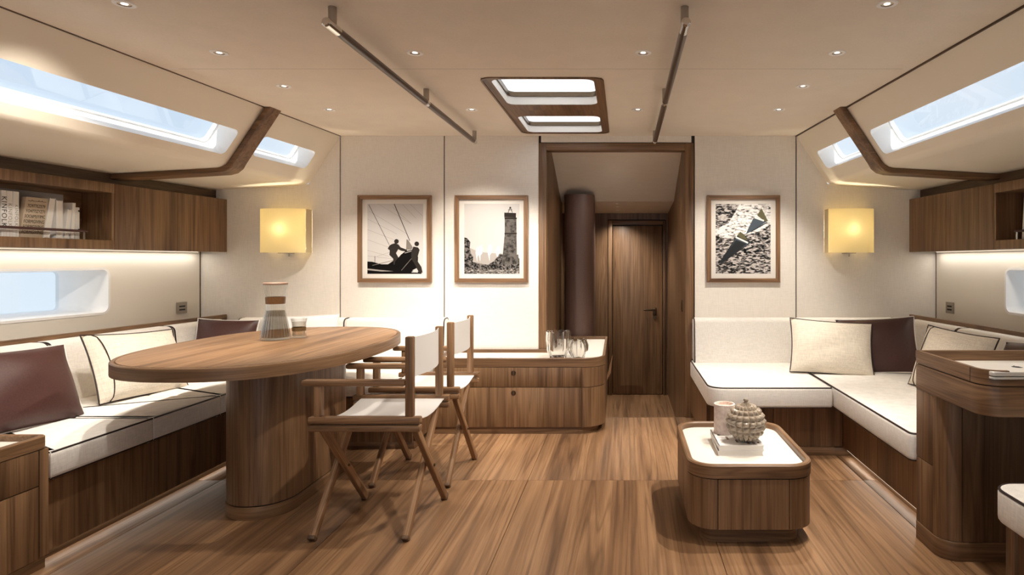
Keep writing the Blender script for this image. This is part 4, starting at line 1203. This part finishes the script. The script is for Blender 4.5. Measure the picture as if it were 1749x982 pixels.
for i, (dx, lb) in enumerate(((0.0, 'lower white book lying on the coffee table'), (0.0, 'upper white book with black graphic cover under the glass ball'))):
    z = CT + i*0.0235
    b_ = thing('book', lb, 'book', (0.52, 2.84, z), group='coffee table books')
    b_.rotation_euler = (0, 0, R(-3.5*0 - 1.0 + i*1.5))
    MB().box(-0.098, 0.096, -0.128, 0.128, 0.003, 0.0195).build('pages', PAPER, b_, world=False)
    MB().box(-0.1, 0.1, -0.13, 0.13, 0.0, 0.003).build('cover_board', BOOKW, b_, world=False)
    MB().box(-0.1, 0.1, -0.13, 0.13, 0.0195, 0.0225).build('cover_board', BOOKW, b_, world=False)
    MB().box(-0.1, -0.097, -0.13, 0.13, 0.0, 0.0225).build('spine', BOOKW, b_, world=False)
    if i == 1:
        m = MB()
        for (u, v, du, dv, mi) in ((-0.082, 0.02, 0.012, 0.045, 0), (-0.05, -0.045, 0.010, 0.05, 1), (-0.015, -0.085, 0.010, 0.045, 1), (0.03, -0.11, 0.012, 0.02, 1), (0.055, -0.11, 0.012, 0.03, 1), (-0.06, 0.035, 0.02, 0.010, 0), (-0.045, 0.05, 0.022, 0.008, 0), (0.078, -0.1, 0.008, 0.02, 0)):
            m.poly([(u, v, 0.0228), (u+du, v, 0.0228), (u+du, v+dv, 0.0228), (u, v+dv, 0.0228)], mi)
        m.build('cover_graphic', [INK, plain('taupe_ink', (0.32, 0.22, 0.17), 0.7)], b_, world=False)
BT = CT+0.047
cv = thing('candle_holder', 'pale pink stone candle cylinder standing on the books', 'candle', (0.477, 2.908, BT))
MB().lathe([(0, 0), (0.047, 0), (0.049, 0.003), (0.049, 0.137), (0.047, 0.139), (0.043, 0.139), (0.042, 0.136), (0.042, 0.122)], (0.477, 2.908, BT), 40).build('cylinder', speckle('pink_stone', [(0.3, (0.60, 0.48, 0.42)), (0.6, (0.78, 0.68, 0.62))], 60), cv)
MB().lathe([(0.0425, 0.123), (0.02, 0.1215), (0, 0.121)], (0.477, 2.908, BT), 32).build('wax', plain('wax', (0.72, 0.52, 0.42), 0.6), cv)
gb = thing('glass_ball_jar', 'round taupe glass jar covered in square bumps, on the books', 'jar', (0.552, 2.772, BT))
def ball():
    m = MB(); nu, nv = 160, 90; vs = []; fs = []
    for j in range(nv+1):
        th = math.pi*(0.04 + 0.90*j/nv)
        for i in range(nu):
            a = 2*math.pi*i/nu
            cell = (abs(math.sin(8*a))**0.75)*(abs(math.sin(th*9.5))**0.75)
            rr = 0.079 + 0.0125*cell
            vs.append((0.552+rr*math.sin(th)*math.cos(a), 2.772+rr*math.sin(th)*math.sin(a), BT+0.0855+rr*0.96*math.cos(th)))
    for j in range(nv):
        for i in range(nu): fs.append((j*nu+i, (j+1)*nu+i, (j+1)*nu+(i+1) % nu, j*nu+(i+1) % nu))
    fs.append(tuple(nv*nu+i for i in range(nu)))
    return m.add(vs, fs)
TAUPE = plain('taupe_glass', (0.36, 0.295, 0.225), 0.12, 0.0, **{'Coat Weight': 0.8, 'Transmission Weight': 0.1, 'IOR': 1.5})
ball().build('jar_body', TAUPE, gb)
MB().lathe([(0.010, 0.163), (0.011, 0.172), (0.008, 0.178), (0.012, 0.184), (0.011, 0.190), (0, 0.192)], (0.552, 2.772, BT), 16).build('finial', TAUPE, gb)

# ------------------------------------------------------------------ desk
dk = thing('desk', 'walnut desk with raised tray edge at the right', 'desk', (1.7, 2.4, 0))
dx0, dx1, dy0, dy1 = 1.235, 2.36, 2.105, 2.60
do = rpoly([(dx0, dy0, 0.075), (dx1, dy0, 0), (dx1, dy1, 0), (dx0, dy1, 0.006)], 8)
MB().rim(do, 0.016, 0.738, 0.760, 0.0005).build('tray_rim', WB, dk)
da = do[:9]; upath = [(1.60, dy0), (dx1, dy0), (dx1, dy1), (dx0, dy1)] + da + [(1.322, dy0)]
for seg_ in ([(1.60, dy0), (dx1, dy0)], [(dx1, dy1), (dx0+0.0005, dy1)], [(dx0, dy1-0.0005), (dx0, 2.1925)], [(dx0, 2.1905)] + da + [(1.322, dy0)]):
    MB().strip(seg_, 0.016, 0.760, 0.790).build('tray_edge', WB, dk)
MB().box(dx0-0.0006, dx0+0.003, 2.19, 2.1925, 0.738, 0.786).build('rim_joint', GAP, dk)
MB().slab(offset(do, 0.014), 0.728, 0.748).build('inset_top', INLAY, dk)
MB().slab(offset(do, 0.010), 0.722, 0.74).build('shadow_gap', GAP, dk)
MB().slab(do, 0.630, 0.734, 0.003).build('apron', WB, dk)
db = rpoly([(dx0+0.002, 2.385, 0.075), (dx1, 2.385, 0), (dx1, 2.598, 0), (dx0+0.002, 2.598, 0.004)], 8)
MB().slab(offset(db, 0.02), 0.07, 0.632).build('core', GAP, dk)
arc = db[:9]
MB().strip(arc, 0.02, 0.076, 0.630).build('corner_panel', WZ, dk)
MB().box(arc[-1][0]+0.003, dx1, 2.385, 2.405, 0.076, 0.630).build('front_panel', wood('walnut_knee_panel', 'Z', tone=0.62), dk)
for z0, z1 in ((0.076, 0.345), (0.348, 0.630)):
    MB().box(dx0+0.002, dx0+0.02, 2.463, 2.597, z0, z1, 0.001).build('drawer', WZ, dk)
MB().slab(offset(db, -0.002), 0.0, 0.074, 0.002).build('plinth', WB, dk)
lp = thing('laptop', 'closed silver laptop set into the notched front rim of the desk', 'laptop', (1.42, 2.20, 0.7605))
lb_ = rrect(1.262, 1.575, 2.104, 2.305, 0.012, 4)
SILVER = plain('aluminium', (0.78, 0.75, 0.70), 0.4, 0.35)
MB().box(1.27, 1.29, 2.13, 2.15, 0.748, 0.762).box(1.55, 1.57, 2.13, 2.15, 0.748, 0.762).box(1.27, 1.29, 2.27, 2.29, 0.748, 0.762).box(1.55, 1.57, 2.27, 2.29, 0.748, 0.762).build('rubber_feet', INK, lp)
MB().slab(lb_, 0.7605, 0.769, 0.002).build('base', SILVER, lp)
MB().slab(offset(lb_, 0.0015), 0.769, 0.7715).build('hinge_gap', GAP, lp)
MB().slab(lb_, 0.7715, 0.787, 0.003).build('lid', SILVER, lp)
lm = MB()
lm.poly([(1.408+0.017*math.cos(a)*(0.82 if -0.5 < a < 0.5 else 1), 2.20+0.019*math.sin(a), 0.7873) for a in [i*2*math.pi/24-math.pi for i in range(24)]])
lm.poly([(1.409, 2.221, 0.7873), (1.415, 2.223, 0.7873), (1.418, 2.231, 0.7873), (1.412, 2.229, 0.7873)])
lm.build('lid_emblem', INK, lp, smooth=False)

# ------------------------------------------------------------------ stool
stl = thing('stool', 'padded linen stool with dark piping at the lower right corner', 'stool', (1.42, 1.74, 0))
sto = rrect(1.175, 1.66, 1.49, 1.985, 0.075, 8)
seat_cushion(stl, sto, 0.345, 0.452, 'seat_pad', CANVAS, False, 0.016)
MB().slab(offset(sto, 0.05), 0.05, 0.346).build('body', WZ, stl)
for (a, c) in ((1.235, 1.93), (1.60, 1.93), (1.235, 1.545), (1.60, 1.545)):
    MB().box(a-0.022, a+0.022, c-0.022, c+0.022, 0.0, 0.346, 0.003).build('leg', WZ, stl)

# ------------------------------------------------------------------ left console
cn = thing('console_cabinet', 'walnut console with raised rim at the near end of the left sofa', 'cabinet', (-2.7, 1.7, 0))
cx1 = -2.195
cno = rpoly([(-3.25, 0.9, 0), (cx1, 0.9, 0), (cx1, 2.352, 0.03), (-3.05, 2.352, 0)], 6)
MB().rim(cno, 0.022, 0.458, 0.505, 0.004).build('tray_rim', WY, cn)
MB().slab(offset(cno, 0.02), 0.44, 0.482).build('inset_top', INLAY, cn)
MB().slab(offset(cno, 0.021), 0.0, 0.452).build('core', GAP, cn)
yd = [0.9, 1.6, 2.31]
for i in range(2):
    for z0, z1 in ((0.048, 0.318), (0.322, 0.454)):
        MB().box(cx1-0.02, cx1-0.001, yd[i]+0.002, yd[i+1]-0.002, z0, z1, 0.001).build('drawer', WZ, cn)
MB().box(cx1-0.03, cx1-0.001, 2.313, 2.35, 0.048, 0.454, 0.003).build('end_post', WZ, cn)
MB().box(-3.05, cx1-0.03, 2.33, 2.351, 0.0, 0.454).build('end_panel', WZ, cn)
MB().box(-3.0, cx1-0.012, 0.9, 2.345, 0.0, 0.046).build('plinth', WY, cn)
